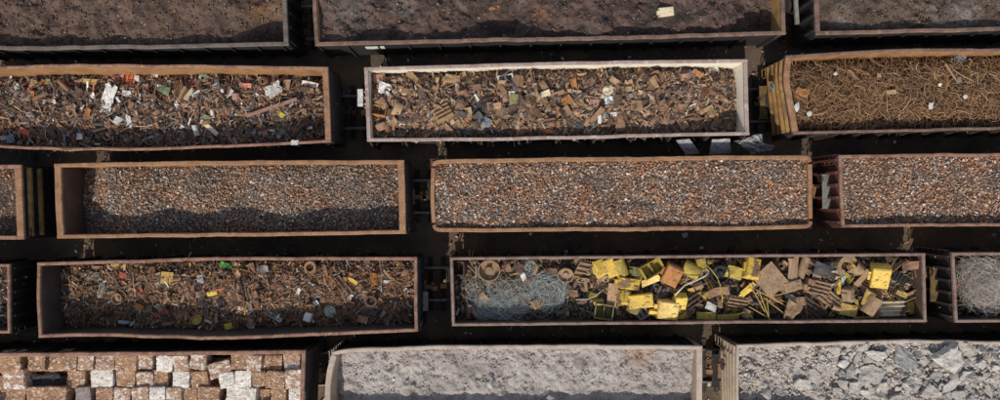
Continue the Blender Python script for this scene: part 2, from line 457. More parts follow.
            for z in rib_z:
                b = MB(); V = []; kk = 9
                for i in range(kk):
                    ss = .12 + (L - .24) * i / (kk - 1)
                    for (oo, dz) in ((.06, -.14), (-.06, -.06), (-.06, .06), (.06, .14)): V.append(at(ss, z + dz, oo))
                b.add(V, [(i * 4 + c, i * 4 + (c + 1) % 4, i * 4 + 4 + (c + 1) % 4, i * 4 + 4 + c) for i in range(kk - 1) for c in range(4)] + [(0, 1, 2, 3), tuple((kk - 1) * 4 + c for c in (3, 2, 1, 0))])
                link('end_rib', b.mesh('end_rib', MT[rib_mat] if rib_mat else om, base), o)
        elif ribs == 'v':
            for j in range(6):
                ss = .2 + (L - .4) * j / 5; b = MB(); V = []
                for z in (FLOOR_Z - .1, 2.2, RIM - .2):
                    for (aa, oo) in ((-.06, .07), (.06, .07), (.05, -.08), (-.05, -.08)): V.append(at(ss + aa, z, oo))
                b.add(V, [(0, 1, 2, 3), (11, 10, 9, 8)] + [(r * 4 + c, r * 4 + (c + 1) % 4, r * 4 + 4 + (c + 1) % 4, r * 4 + 4 + c) for r in (0, 1) for c in range(4)])
                link('end_rib', b.mesh('end_rib', om, base), o)
        elif ribs == 'corr':
            for j in range(5):
                z = 1.3 + j * .4; b = MB(); V = []; kk = 11
                for i in range(kk):
                    ss = .06 + (L - .12) * i / (kk - 1)
                    tt = (z - zs[0]) / (zs[-1] - zs[0])
                    for (oo, dz) in ((.06, -.17), (-.03, -.10), (-.055, 0), (-.03, .10), (.06, .17)): V.append(at(ss, z + dz, oo))
                b.add(V, [(i * 5 + c, i * 5 + (c + 1) % 5, i * 5 + 5 + (c + 1) % 5, i * 5 + 5 + c) for i in range(kk - 1) for c in range(5)] + [(0, 1, 2, 3, 4), tuple((kk - 1) * 5 + c for c in (4, 3, 2, 1, 0))])
                link('end_rib', b.mesh('end_rib', om, base), o)
        return o

    im = MT[inner]; om = MT[outer]; em = MT[end_mat or outer]
    iem = MT[inner_ends or inner]
    g.wN = wall(oN, w, 'side_wall', 'post', im, om, 0, False); g.wS = wall(oS, w, 'side_wall', 'post', im, om, 0, False)
    er = endribs if isinstance(endribs, tuple) else (endribs, endribs)
    g.wW = wall(oW, we, 'end_wall', er[0], iem, em, 0, True); g.wE = wall(oE, we, 'end_wall', er[1], iem, em, 0, True)
    # top rails
    def rail(P, ww, dz, mat, name, cut):
        nn = inward(P); c = .022
        Q = P.copy()
        if cut:   # end rails tuck between the side rails, 3 mm lower
            d0 = (P[1] - P[0]) / np.linalg.norm(P[1] - P[0]); d1 = (P[-2] - P[-1]) / np.linalg.norm(P[-2] - P[-1])
            Q[0] = P[0] + d0 * cut * .8; Q[-1] = P[-1] + d1 * cut * .8
        z1 = RIM - dz; z0 = RIM - .13 + dz
        sweep(Q, nn, [(0, z0), (0, z1 - c), (c, z1), (ww - c, z1), (ww, z1 - c), (ww, z0)], [mat], name)
    rail(oN, w, 0, MT[rim], 'top_rail', 0); rail(oS, w, 0, MT[rim], 'top_rail', 0)
    rail(oW, we, .003, MT[rim_end], 'top_rail', w); rail(oE, we, .003, MT[rim_end], 'top_rail', w)
    # floor, sill
    x0 = min(oN[0][0], oS[0][0]) + .1; x1 = max(oN[-1][0], oS[-1][0]) - .1
    b = MB(); V = []
    for z in (FLOOR_Z - .06, FLOOR_Z + .06):
        for P in (oN[0], oN[-1], oS[-1], oS[0]):
            d = mid - P; V.append((P[0] + .1 * np.sign(d[0]), P[1] + .09 * np.sign(d[1]), z))
    b.add(V, [(3, 2, 1, 0), (4, 5, 6, 7), (0, 1, 5, 4), (1, 2, 6, 5), (2, 3, 7, 6), (3, 0, 4, 7)])
    link('floor_plate', b.mesh('floor_plate', im, base), root)
    ax = np.array(((oN[-1] + oS[-1]) / 2 - (oN[0] + oS[0]) / 2)); L = np.linalg.norm(ax); ax /= L
    ang = math.atan2(ax[1], ax[0]); g.ang = ang; g.L = L
    def loc(xx, yy, z): return (xx * ax[0] - yy * ax[1], xx * ax[1] + yy * ax[0], z)
    g.loc = loc
    b = MB(); b.bar(loc(-L / 2 + .1, 0, .93), loc(L / 2 - .1, 0, .93), .6, .3)
    for f in np.linspace(-.42, .42, 9): b.bar(loc(f * L, -1.35, 1.0), loc(f * L, 1.35, 1.0), .16, .16)
    link('centre_sill', b.mesh('centre_sill', MT['steel_dark']), root)
    for s in (-1, 1):
        bo = link('bogie', frame_me, root, loc(s * (L / 2 - 2.0), 0, 0)); bo.rotation_euler.z = ang
        for sx in (-1, 1):
            for sy in (-1, 1):
                wo = link('wheel', wheel_me, bo, (sx * .88, sy * .76, .6))
                if sy > 0: wo.rotation_euler.z = PI
        b = MB(); e = L / 2
        b.bar(loc(s * (e - .3), 0, .92), loc(s * (e + .40), 0, .92), .17, .17)
        b.bar(loc(s * (e + .36), -.05, .92), loc(s * (e + .64), -.05, .92), .20, .30)
        b.bar(loc(s * (e + .36), .14, .92), loc(s * (e + .50), .20, .92), .13, .28)
        b.bar(loc(s * (e + .05), -.33, .94), loc(s * (e + .05), .33, .94), .14, .34)
        link('coupler', b.mesh('coupler', MT['rust_cast' if (seed + s) % 3 else 'steel_dark']), root)
        b = MB(); b.tube([loc(s * (e + .05), -.3, .8), loc(s * (e + .3), -.35, .6), loc(s * (e + .58), -.3, .62)], .03, 6)
        link('brake_hose', b.mesh('brake_hose', MT['steel_dark']), root)
        # stirrup steps + corner ladder
        b = MB(); yy = -s * 1.35
        for q in (-.2, .2): b.bar(loc(s * (e + .06), yy + q, .55), loc(s * (e + .06), yy + q, 3.05), .045, .03)
        for z in np.arange(.6, 3.0, .38): b.bar(loc(s * (e + .07), yy - .21, z), loc(s * (e + .07), yy + .21, z), .03, .03)
        for z in (1.2, 2.8):
            for q in (-.2, .2): b.bar(loc(s * (e - .12), yy + q, z), loc(s * (e + .06), yy + q, z), .03, .03)
        link('ladder', b.mesh('ladder', MT[(extras or {}).get('ladder', end_mat or outer)]), root)
        if s == -1:
            b = MB(); pm = (extras or {}).get('step', 'steel_dark'); ez = (extras or {}).get('step_z', 1.04) - 1.04; e0 = e; e = e - (.1 if ez else 0)
            for k in range(7): b.box(-(e + .38) + k * .05, -(e + .38) + k * .05 + .035, -.75, .75, 1.02 + ez, 1.06 + ez)
            for yv in (-.75, -.25, .25, .72): b.box(-(e + .39), -(e - .12), yv, yv + .04, .985 + ez, 1.022 + ez)
            e = e0
            me = b.mesh('brake_step', MT[pm]); o = link('brake_step', me, root); o.rotation_euler.z = ang
            b = MB(); b.lathe([(.21, -.02), (.25, -.02), (.25, .02), (.21, .02)], 20, 'x')
            for a in range(3): b.bar((0, -.22 * math.cos(a * PI / 3), -.22 * math.sin(a * PI / 3)), (0, .22 * math.cos(a * PI / 3), .22 * math.sin(a * PI / 3)), .03, .02)
            b.bar((0, 0, 0), (.28, 0, 0), .05, .05)
            o = link('brake_wheel', b.mesh('brake_wheel', MT[(extras or {}).get('brake', 'steel_dark')]), root, loc(-(e + .25), .55, 2.1)); o.rotation_euler.z = ang
    # inner outline for the load (Coons patch)
    g.iN = oN + inward(oN) * (w - .05); g.iS = oS + inward(oS) * (w - .05)
    g.iW = oW + inward(oW) * (we - .05); g.iE = oE + inward(oE) * (we - .05)
    g.x0 = g.iW[:, 0].mean(); g.x1 = g.iE[:, 0].mean()
    g.seed = seed
    return g


def coons(g, u, v):
    def cu(P, t):
        f = (P[:, 0] - P[0, 0]) / (P[-1, 0] - P[0, 0])
        return np.stack([np.interp(t, f, P[:, c]) for c in (0, 1)], -1)
    x0, x1 = g.iW[:, 0], g.iE[:, 0]
    # clip the long sides to the ends
    Nn = cu(g.iN, u); Ss = cu(g.iS, u)
    y = Nn[..., 1] * (1 - v) + Ss[..., 1] * v
    xl = np.interp(v, np.linspace(0, 1, len(x0)), x0); xr = np.interp(v, np.linspace(0, 1, len(x1)), x1)
    x = xl * (1 - u) + xr * u
    return x, y


def uv_of(g, x, y):
    Ny = np.interp(x, g.iN[:, 0], g.iN[:, 1]); Sy = np.interp(x, g.iS[:, 0], g.iS[:, 1])
    v = (Ny - y) / (Ny - Sy); u = (x - g.x0) / (g.x1 - g.x0)
    return u, v


def load_z(g, x, y):
    u, v = uv_of(g, np.asarray(x, float), np.asarray(y, float))
    return RIM - g.depth(500 + np.asarray(x) * S, np.clip(v, 0, 1), np.asarray(x), np.asarray(y))


def place(g, px, py):
    """photo position -> point on the surface of the wagon's load"""
    z = RIM - .8
    for _ in range(4):
        x, y = W(px, py, z); z = float(load_z(g, x, y))
    return x, y, z


def load_surface(g, step):
    nu = max(4, int((g.x1 - g.x0) / step)); nv = max(4, int(2.9 / step))
    u, v = np.meshgrid(np.linspace(0, 1, nu), np.linspace(0, 1, nv), indexing='ij')
    x, y = coons(g, u, v); z = load_z(g, x, y)
    V = np.stack([x, y, z], -1).reshape(-1, 3)
    i = np.arange(nu * nv).reshape(nu, nv)
    F = np.stack([i[:-1, :-1], i[1:, :-1], i[1:, 1:], i[:-1, 1:]], -1).reshape(-1, 4)
    return V, F[:, ::-1]


def rand_rot(n, tilt=1.0):
    """random rotations, tilt limits how far pieces stand up"""
    yaw = rng.uniform(0, 2 * PI, n); a = rng.normal(0, tilt, n); b = rng.normal(0, tilt, n)
    cy, sy, ca, sa, cb, sb = np.cos(yaw), np.sin(yaw), np.cos(a), np.sin(a), np.cos(b), np.sin(b)
    Z = np.zeros(n); O = np.ones(n)
    Rz = np.stack([np.stack([cy, -sy, Z], -1), np.stack([sy, cy, Z], -1), np.stack([Z, Z, O], -1)], 1)
    Rx = np.stack([np.stack([O, Z, Z], -1), np.stack([Z, ca, -sa], -1), np.stack([Z, sa, ca], -1)], 1)
    Ry = np.stack([np.stack([cb, Z, sb], -1), np.stack([Z, O, Z], -1), np.stack([-sb, Z, cb], -1)], 1)
    return Rz @ Rx @ Ry


class Cloud:
    """many loose pieces in one mesh"""
    def __init__(s): s.V = []; s.F4 = []; s.F3 = []; s.n = 0; s.m4 = []; s.m3 = []
    def add(s, tv, tf, pos, scale, tilt=.5, mi=0):
        n = len(pos); tv = np.asarray(tv, float)
        R = rand_rot(n, tilt)
        V = np.einsum('nij,nkj->nki', R, tv[None] * scale[:, None, :]) + pos[:, None, :]
        off = s.n + np.arange(n)[:, None, None] * len(tv)
        tf = np.asarray(tf); F = (tf[None] + off).reshape(-1, tf.shape[1])
        s.V.append(V.reshape(-1, 3)); s.n += n * len(tv)
        if tf.shape[1] == 4: s.F4.append(F); s.m4.append(np.full(len(F), mi))
        else: s.F3.append(F); s.m3.append(np.full(len(F), mi))
    def raw(s, V, F, mi=0):
        s.V.append(V); F = np.asarray(F) + s.n; s.n += len(V)
        if F.shape[1] == 4: s.F4.append(F); s.m4.append(np.full(len(F), mi))
        else: s.F3.append(F); s.m3.append(np.full(len(F), mi))
    def wires(s, pos, length, r, curv, head=None, mi=0, m=9, arch=.08, zf=None, kb=0):
        """bent wires: 3-sided tubes. pos (n,3)"""
        n = len(pos); h = rng.uniform(0, 2 * PI, n) if head is None else head
        t = np.linspace(-.5, .5, m)
        k = rng.normal(0, curv, n) + kb; k2 = rng.normal(0, curv * 1.5, n)
        ang = h[:, None] + k[:, None] * t + k2[:, None] * t * t
        dl = length[:, None] / (m - 1)
        dx = np.cos(ang) * dl; dy = np.sin(ang) * dl
        x = np.cumsum(dx, 1) - dx; y = np.cumsum(dy, 1) - dy
        x = x - x[:, m // 2:m // 2 + 1] + pos[:, :1]; y = y - y[:, m // 2:m // 2 + 1] + pos[:, 1:2]
        z0 = pos[:, 2:3] if zf is None else zf(x, y) + (pos[:, 2:3])
        tl = rng.normal(0, .18, n)[:, None] * length[:, None] * t
        z = z0 + rng.uniform(0, arch, n)[:, None] * np.cos(PI * t) + tl
        P = np.stack([x, y, z], -1)
        sx = np.stack([-np.sin(ang), np.cos(ang), 0 * ang], -1); up = np.array((0, 0, 1.))
        rr = r[:, None, None]
        ring = np.stack([P + sx * rr, P - sx * rr * .5 + up * rr * .87, P - sx * rr * .5 - up * rr * .87], 2)   # n,m,3,3
        V = ring.reshape(-1, 3)
        i = np.arange(n * m * 3).reshape(n, m, 3); F = []
        for c in range(3):
            c2 = (c + 1) % 3
            F.append(np.stack([i[:, :-1, c], i[:, :-1, c2], i[:, 1:, c2], i[:, 1:, c]], -1).reshape(-1, 4))
        s.raw(V, np.concatenate(F), mi)
    def mesh(s, name, mats):
        F = []; m = []
        if s.F4: F.append(np.concatenate(s.F4)); m.append(np.concatenate(s.m4))
        if s.F3: F.append(np.concatenate(s.F3)); m.append(np.concatenate(s.m3))
        return mesh_np(name, np.concatenate(s.V), F, mats, np.concatenate(m))


# piece templates for the loose material
T_FLAKE = (np.array([(-.5, -.3, 0), (0, -.5, .12), (.5, -.25, 0), (-.45, .35, .04), (.05, .45, .16), (.5, .4, -.05)]), [(0, 1, 4, 3), (1, 2, 5, 4)])
T_CURL = (np.array([(-.5, -.3, 0), (-.2, -.3, .28), (.2, -.3, .30), (.5, -.3, 0), (-.5, .3, 0), (-.2, .3, .28), (.2, .3, .30), (.5, .3, .02)]), [(0, 1, 5, 4), (1, 2, 6, 5), (2, 3, 7, 6)])
T_TETRA = (np.array([(-.5, -.3, -.2), (.5, -.35, -.1), (.05, .5, -.15), (0, 0, .4)]), [(0, 2, 1), (0, 1, 3), (1, 2, 3), (2, 0, 3)])
T_STRIP = (np.array([(-.5, -.5, 0), (-.15, -.5, .07), (.2, -.5, .02), (.5, -.5, .1), (-.5, .5, 0), (-.15, .5, .07), (.2, .5, .02), (.5, .5, .1)]), [(0, 1, 5, 4), (1, 2, 6, 5), (2, 3, 7, 6)])
_o = np.array([(1, 0, 0), (-1, 0, 0), (0, 1, 0), (0, -1, 0), (0, 0, 1), (0, 0, -1)]) * .5 + rng.normal(0, .06, (6, 3))
T_STONE = (_o, [(0, 2, 4), (2, 1, 4), (1, 3, 4), (3, 0, 4), (2, 0, 5), (1, 2, 5), (3, 1, 5), (0, 3, 5)])


def scatter(g, n, lift=0.0, um=(0.003, .997), vm=(.01, .99)):
    u = rng.uniform(um[0], um[1], n); v = rng.uniform(vm[0], vm[1], n)
    x, y = coons(g, u, v); z = load_z(g, x, y) + lift + rng.uniform(-.02, .05, n)
    return np.stack([x, y, z], -1)


def sc3(n, lo, hi, asp=(.5, 1.0), th=1.0, p=1.8):
    a = lo + (hi - lo) * rng.uniform(0, 1, n) ** p
    return np.stack([a, a * rng.uniform(asp[0], asp[1], n), a * th], -1)


def stuff(name, g, label, cat, cloud, mats):
    me = cloud.mesh(name, mats)
    o = link(name, me, label=label, cat=cat, kind='stuff'); return o


#@@WAGONS
# ------------------------------------------------------------------ the fifteen wagons (rims measured on the photograph)
G = {}
G['A1'] = gondola('A1', 'gondola wagon of brown furnace dust with a bare rusty patch at its coupled end',
    [(-112, -33), (285, -36)], [(-112, 49.5), (0, 49.5), (150, 48), (288.5, 45)], [(-112, -33), (-112, 49)], [(285, -36), (288.5, 45)],
    rim='rim_grey', inner='in_brown', outer='out_black', posts=1.1, endribs='v', seed=11)
G['A2'] = gondola('A2', 'gondola wagon of dark brown furnace dust with one pale block lying on it',
    [(310, -38), (784, -49)], [(315, 45.5), (400, 43.5), (640, 38.5), (786, 34)], [(310, -38), (315, 45.5)], [(784, -49), (786, 34)],
    rim='rim_brown', inner='in_ochre', outer='out_black', posts=1.3, endribs='h', seed=21, we=.17)
G['A3'] = gondola('A3', 'gondola wagon of furnace dust with a long light bar hanging at its end',
    [(812, -52), (1200, -58)], [(816, 34.5), (1000, 30.5), (1200, 27)], [(812, -52), (816, 34.5)], [(1200, -58), (1200, 27)],
    rim='rim_brown', inner='in_brown', outer='out_black', posts=1.0, endribs='v', seed=31, extras={'ladder': 'grate'})
G['B1'] = gondola('B1', 'bulging gondola wagon of mixed household scrap with orange tan inner walls',
    [(-62, 69), (0, 66.3), (85, 64), (167, 64.3), (328, 66.5)], [(-62, 144), (0, 147.5), (95, 150.3), (167, 149.6), (250, 146.3), (331, 142)],
    [(-62, 69), (-62, 144)], [(328, 66.5), (331, 142)], rim='rim_pink', rim_end='rim_tan', inner='in_tan', outer='out_dark', w=.115, we=.24, seed=41)
G['B2'] = gondola('B2', 'gondola wagon with white painted inner walls full of brown plate offcuts',
    [(364, 67), (500, 63.2), (660, 59.6), (747.5, 58.8)], [(367, 141.3), (500, 140.3), (660, 136.6), (749.5, 134.8)],
    [(364, 67), (367, 141.3)], [(747.5, 58.8), (749.5, 134.8)], rim='rim_white', inner='in_white', outer='out_dark', posts=1.6, post_d=.22, w=.14, we=.17, seed=51, jitter=.03)
G['B3'] = gondola('B3', 'gondola wagon with ochre ribbed end filled with tangled brown wire',
    [(786, 55), (834, 52), (905, 48.8), (1000, 47.5), (1240, 46)], [(793, 134), (860, 132.5), (1000, 129), (1240, 126)],
    [(786, 55), (784, 78), (787.5, 100), (793, 134)], [(1240, 46), (1240, 126)], rim='rim_brown', rim_end='rim_tan', inner='in_tan', outer='out_dark', end_mat='out_dark', rib_mat='out_ochre',
    posts=1.0, post_d=.14, w=.115, we=.25, seed=61, extras={'ladder': 'out_ochre', 'step': 'yellow_step', 'brake': 'grate'})
G['C0'] = gondola('C0', 'gondola wagon of shredded scrap whose ribbed end shows two ochre bands',
    [(-350, 165), (21, 164.5)], [(-350, 240), (24, 239.5)], [(-350, 165), (-350, 240)], [(21, 164.5), (24, 239.5)],
    rim='rim_pink', rim_end='rim_tan', inner='in_brown', outer='out_dark', end_mat='out_black', rib_mat='out_ochre', rib_z=(2.15, 2.78), we=.3, seed=71)
G['C1'] = gondola('C1', 'gondola wagon of shredded scrap heaped in three humps below its tan rim',
    [(54, 163.5), (160, 161.2), (404, 159.8)], [(57, 238.5), (167, 237.3), (250, 236.5), (406, 233.8)],
    [(54, 163.5), (55, 200), (57, 238.5)], [(404, 159.8), (406, 233.8)], rim='rim_tan', inner='in_tan', inner_ends='in_brown', outer='out_dark', w=.16, we=.28, seed=81)
G['C2'] = gondola('C2', 'gondola wagon with rounded rim corners brim full of shredded scrap',
    [(431.5, 165), (433, 161.5), (438, 159.6), (446, 159.2), (500, 158.2), (660, 156), (798, 155.2), (806, 155.4), (811, 157.5), (812.3, 161)], [(432, 226), (434, 229.8), (439, 231.8), (447, 232), (500, 231.9), (667, 230.6), (798, 228.8), (806, 228.3), (811.5, 226.3), (812.8, 222)],
    [(431.5, 165), (430.6, 195), (432, 226)], [(812.3, 161), (812.8, 195), (812.8, 222)], rim='rim_tan', inner='in_tan', outer='out_red', w=.17, we=.17, seed=91)
G['C3'] = gondola('C3', 'gondola wagon of shredded scrap with red ribbed end and pale brake step',
    [(839, 154.8), (1000, 152.5), (1220, 151)], [(842, 227.5), (1000, 226), (1220, 223)], [(839, 154.8), (842, 227.5)], [(1220, 151), (1220, 223)],
    rim='rim_pink', inner='in_tan', outer='out_red', we=.14, w=.13, seed=101, endribs='v', extras={'step': 'grate', 'ladder': 'out_red', 'step_z': 2.3})
G['D0'] = gondola('D0', 'gondola wagon cut off by the photo edge beside the black ribbed wagon gap',
    [(-340, 266), (9.5, 264)], [(-340, 335), (10, 333.5)], [(-340, 266), (-340, 335)], [(9.5, 264), (10, 333.5)],
    rim='rim_pink', inner='in_dark', outer='out_black', endribs='v', we=.12, w=.12, seed=111)
G['D1'] = gondola('D1', 'gondola wagon of dark mixed scrap lying deep below its bowed pink rim',
    [(37, 262.5), (110, 260.3), (170, 258.4), (250, 257.2), (417, 257)], [(38.5, 338), (90, 336.5), (167, 338.6), (232, 339.8), (310, 336.2), (418, 331.8)],
    [(37, 262.5), (36.6, 300), (38.5, 338)], [(417, 257), (418, 331.8)], rim='rim_pink', inner='in_dark', outer='out_black', we=.14, w=.14, seed=121)
G['D2'] = gondola('D2', 'long gondola wagon holding yellow machine parts and a grey wire tangle',
    [(450, 257.3), (925.5, 253)], [(452, 326.3), (927, 322.3)], [(450, 257.3), (452, 326.3)], [(925.5, 253), (927, 322.3)],
    rim='rim_rail', inner='in_dark', inner_ends='in_brown', outer='out_dark', we=.12, w=.12, seed=131, jitter=.02)
G['D3'] = gondola('D3', 'gondola wagon with a heap of pale fibre behind its black ribbed end',
    [(952, 252.5), (1330, 250)], [(955.5, 322.8), (1330, 320)], [(952, 252.5), (955.5, 322.8)], [(1330, 250), (1330, 320)],
    rim='rim_rail', inner='in_dark', outer='out_dark', we=.12, w=.12, seed=141, endribs='v', extras={'step': 'yellow_step', 'step_z': 2.2}, jitter=.02)
G['E1'] = gondola('E1', 'gondola wagon packed with rows of crushed scrap bales',
    [(-110, 354), (0, 353.2), (160, 351.8), (305.5, 350.3)], [(-110, 428), (303, 428)], [(-110, 354), (-110, 428)], [(305.5, 350.3), (303, 428)],
    rim='rim_pink', inner='in_brown', outer='out_black', end_mat='out_dark', we=.17, w=.16, seed=151, jitter=.03)
G['E2'] = gondola('E2', 'pale gondola wagon of fine grey rubble with a bowed end',
    [(332, 352), (346, 349.3), (400, 347), (500, 345.6), (640, 345.4), (702.5, 346)], [(326, 428), (702.5, 426)],
    [(332, 352), (327.5, 368), (325, 385), (324.5, 400), (326, 428)], [(702.5, 346), (702.5, 426)], rim='rim_pale', inner='out_pale', outer='out_black', end_mat='out_pale', we=.24, w=.16, seed=161)  # side walls coloured black for the shade they stand in; ends stay pale
G['E3'] = gondola('E3', 'pale gondola wagon of broken concrete slabs with a corrugated end',
    [(737, 345), (800, 342.8), (870, 341), (915, 340.2), (950, 341), (1000, 342), (1120, 342)], [(739, 424), (1120, 421)],
    [(737, 345), (736, 370), (736, 395), (739, 424)], [(1120, 342), (1120, 421)], rim='rim_pale', inner='out_pale', outer='out_black', end_mat='out_pale', endribs='corr', we=.12, w=.13, seed=171)  # shade on the outer sides is put into their black colour

# load depth below the rim
ga = lambda x, c, s: np.exp(-((x - c) / s) ** 2)
edge = lambda v, k=4: np.abs(2 * v - 1) ** k
def D(key, f): G[key].depth = f
D('A1', lambda p, v, x, y: .38 + .75 * sst(225, 268, p) + .26 * fbm(x * .7, y * .7, 3, 1) + .10 * fbm(x * 3, y * 3, 4, 2) + .12 * sst(90, 40, p))
D('A2', lambda p, v, x, y: .36 + .55 * ga(p, 500, 45) + .25 * ga(p, 640, 25) - .2 * ga(p, 600, 20) + .75 * sst(715, 775, p) + .3 * ga(p, 390, 22) + .26 * fbm(x * .8, y * .8, 3, 3) + .18 * fbm(x * 2.6, y * 2.6, 4, 4) - .1 * ga(p, 680, 14))
D('A3', lambda p, v, x, y: .42 + .12 * ga(p, 830, 15) + .24 * fbm(x * .9, y * .9, 3, 5) + .12 * fbm(x * 3, y * 3, 4, 6))
D('B1', lambda p, v, x, y: 1.0 + .2 * edge(v) + .45 * (1 - v) ** 4 + .3 * sst(250, 320, p) + .3 * fbm(x * .8, y * .8, 3, 7) + .12 * fbm(x * 3, y * 3, 2, 8))
D('B2', lambda p, v, x, y: .42 + .5 * edge(v) + .4 * (1 - v) ** 5 + .35 * sst(640, 735, p) + .25 * sst(700, 745, p) + .2 * sst(400, 368, p) + .2 * fbm(x * .8, y * .8, 3, 9) + .12 * fbm(x * 3, y * 3, 2, 10))
D('B3', lambda p, v, x, y: .36 + .25 * edge(v) + .6 * (1 - v) ** 5 + .15 * fbm(x * .8, y * .8, 3, 11))
D('C0', lambda p, v, x, y: .75 + .1 * fbm(x, y, 3, 12))
D('C1', lambda p, v, x, y: 1.16 - (.42 * ga(p, 118, 34) + .32 * ga(p, 200, 32) + .5 * ga(p, 282, 34) + .26 * ga(p, 356, 28)) * (1 - .5 * edge(v, 2)) + .45 * sst(105, 62, p) + .12 * edge(v) + .12 * fbm(x * .9, y * .9, 3, 13))
D('C2', lambda p, v, x, y: .20 + .12 * edge(v, 6) + .22 * fbm(x * .6, y * .6, 3, 14) + .08 * fbm(x * 2.2, y * 2.2, 2, 34))
D('C3', lambda p, v, x, y: .26 + .14 * v + .22 * fbm(x * .6, y * .6, 3, 15) + .08 * fbm(x * 2.2, y * 2.2, 2, 35))
D('D0', lambda p, v, x, y: .9 + .1 * fbm(x, y, 3, 16))
D('D1', lambda p, v, x, y: 1.28 + .35 * edge(v, 3) + .2 * sst(120, 60, p) - .3 * ga(p, 215, 60) * (1 - edge(v)) - .1 * ga(p, 330, 50) + .25 * fbm(x * .9, y * .9, 3, 17) + .1 * fbm(x * 3, y * 3, 2, 18))
D('D2', lambda p, v, x, y: .88 + .12 * edge(v) - .22 * sst(560, 640, p) + .25 * sst(905, 925, p) + .2 * fbm(x * .9, y * .9, 3, 19))
D('D3', lambda p, v, x, y: 1.3 - .6 * ga(p, 995, 35) * (1 - edge(v, 3)) + .15 * fbm(x * .9, y * .9, 3, 20))
D('E1', lambda p, v, x, y: 1.1 + .05 * fbm(x, y, 2, 21))
D('E2', lambda p, v, x, y: 1.12 - .55 * (1 - v) + .08 * fbm(x * .8, y * .8, 3, 22) + .12 * fbm(x * 3.2, y * 3.2, 4, 23) + .25 * ga(p, 330, 14))
D('E3', lambda p, v, x, y: 1.12 - .65 * (1 - v) - .35 * sst(790, 840, p) + .15 * fbm(x * .9, y * .9, 3, 24) + .2 * fbm(x * 2.6, y * 2.6, 4, 25))

#@@LOADS
# ------------------------------------------------------------------ bulk loads
dust1 = soil('furnace_dust', [(.032, .024, .021), (.085, .057, .045), (.14, .09, .066), (.10, .08, .07)], 1.3, (.25, .22, .2), 30, .72, 1.0)
dust2 = soil('dark_dust', [(.022, .02, .02), (.06, .046, .04), (.12, .074, .058), (.13, .112, .105)], 1.2, (.30, .27, .25), 28, .68, 1.0)
dust3 = soil('brown_dust', [(.035, .028, .025), (.09, .064, .05), (.135, .096, .07), (.15, .135, .125)], 1.2, (.28, .25, .23), 30, .70, 1.0)
stain(dust1, (*W(258, 12, 2.4), 2.4), .6, (.26, .12, .045)); stain(dust1, (*W(275, 8, 2.3), 2.3), 1.0, (.24, .155, .10)); stain(dust2, (*W(350, 8, 2.9), 2.9), 1.2, (.12, .11, .105)); stain(dust2, (*W(402, 5, 2.9), 2.9), .7, (.2, .19, .18)); stain(dust2, (*W(540, 14, 2.9), 2.9), .7, (.2, .10, .06)); stain(dust3, (*W(965, 10, 2.9), 2.9), .9, (.25, .235, .22)); stain(dust3, (*W(840, 20, 2.9), 2.9), .4, (.24, .22, .21))
clod = islands('dust_clods', [(5, (.06, .042, .034)), (4, (.11, .075, .058)), (2, (.16, .10, .075)), (.5, (.24, .2, .17)), (.3, (.24, .13, .06))], vary=.3)
for key, mt, lab in (('A1', dust1, 'brown furnace dust filling the wagon with a bare rusty end'),
                     ('A2', dust2, 'dark brown furnace dust under a single pale block'),
                     ('A3', dust3, 'brown furnace dust filling the top corner wagon by the wire wagon')):
    g = G[key]; c = Cloud(); V, F = load_surface(g, .035); sd = int(g.seed)
    rough_ = np.clip(.3 + 1.6 * fbm(V[:, 0] * .5, V[:, 1] * .5, 3, sd + 3), .15, 1)
    V[:, 2] += rough_ * (.20 * fbm(V[:, 0] * 4.0, V[:, 1] * 4.0, 4, sd) + .05 * np.abs(fbm(V[:, 0] * 11, V[:, 1] * 11, 3, sd + 1)))
    c.raw(V, F, 0)
    n = 6000; c.add(*T_STONE, scatter(g, n), sc3(n, .02, .17, (.6, 1), .65, 3.6), .8, 1)
    stuff('furnace_dust', g, lab, 'furnace dust', c, [mt, clod])

fines = soil('scrap_fines', [(.05, .035, .03), (.09, .055, .04), (.15, .08, .05)], 3.0, bmp=.6)
fines_dk = soil('scrap_fines_dark', [(.03, .025, .022), (.06, .042, .034), (.10, .06, .042)], 3.0, bmp=.6)
chips = islands('shredded_chips', [(5, (.215, .135, .095)), (3, (.28, .165, .10)), (3, (.15, .11, .09)), (1.6, (.34, .19, .09)), (2.4, (.37, .335, .315)), (1.5, (.50, .475, .46)), (3, (.26, .21, .185)), (1, (.09, .075, .07)), (.7, (.28, .30, .32)), (.08, (.12, .22, .2))], vary=.3, patch=.45)
chips_grey = islands('shredded_chips_grey', [(5, (.19, .135, .105)), (2.5, (.25, .155, .10)), (4, (.14, .115, .10)), (1, (.31, .19, .10)), (2.6, (.32, .295, .28)), (1.5, (.45, .43, .415)), (4, (.23, .205, .185)), (1.4, (.085, .075, .072)), (1, (.25, .27, .285))], vary=.3, patch=.5)
for key, n, lab in (('C0', 11000, 'brown shredded scrap in the wagon cut off by the photo edge'),
                    ('C1', 38000, 'shredded scrap heaped in three humps deep in its wagon'),
                    ('C2', 40000, 'shredded scrap filling its wagon to the rounded rim'),
                    ('C3', 36000, 'shredded scrap heaped beside the red ribbed wagon end')):
    g = G[key]; c = Cloud(); V, F = load_surface(g, .08); c.raw(V, F, 0)
    for T, f in ((T_FLAKE, .4), (T_CURL, .35), (T_TETRA, .25)):
        m = int(n * f); c.add(*T, scatter(g, m, .02), sc3(m, .028, .14, (.35, 1), .9, 3.6), .5, 1)
    stuff('shredded_scrap', g, lab, 'shredded scrap', c, [fines, chips_grey if key in ('C0', 'C1') else chips])

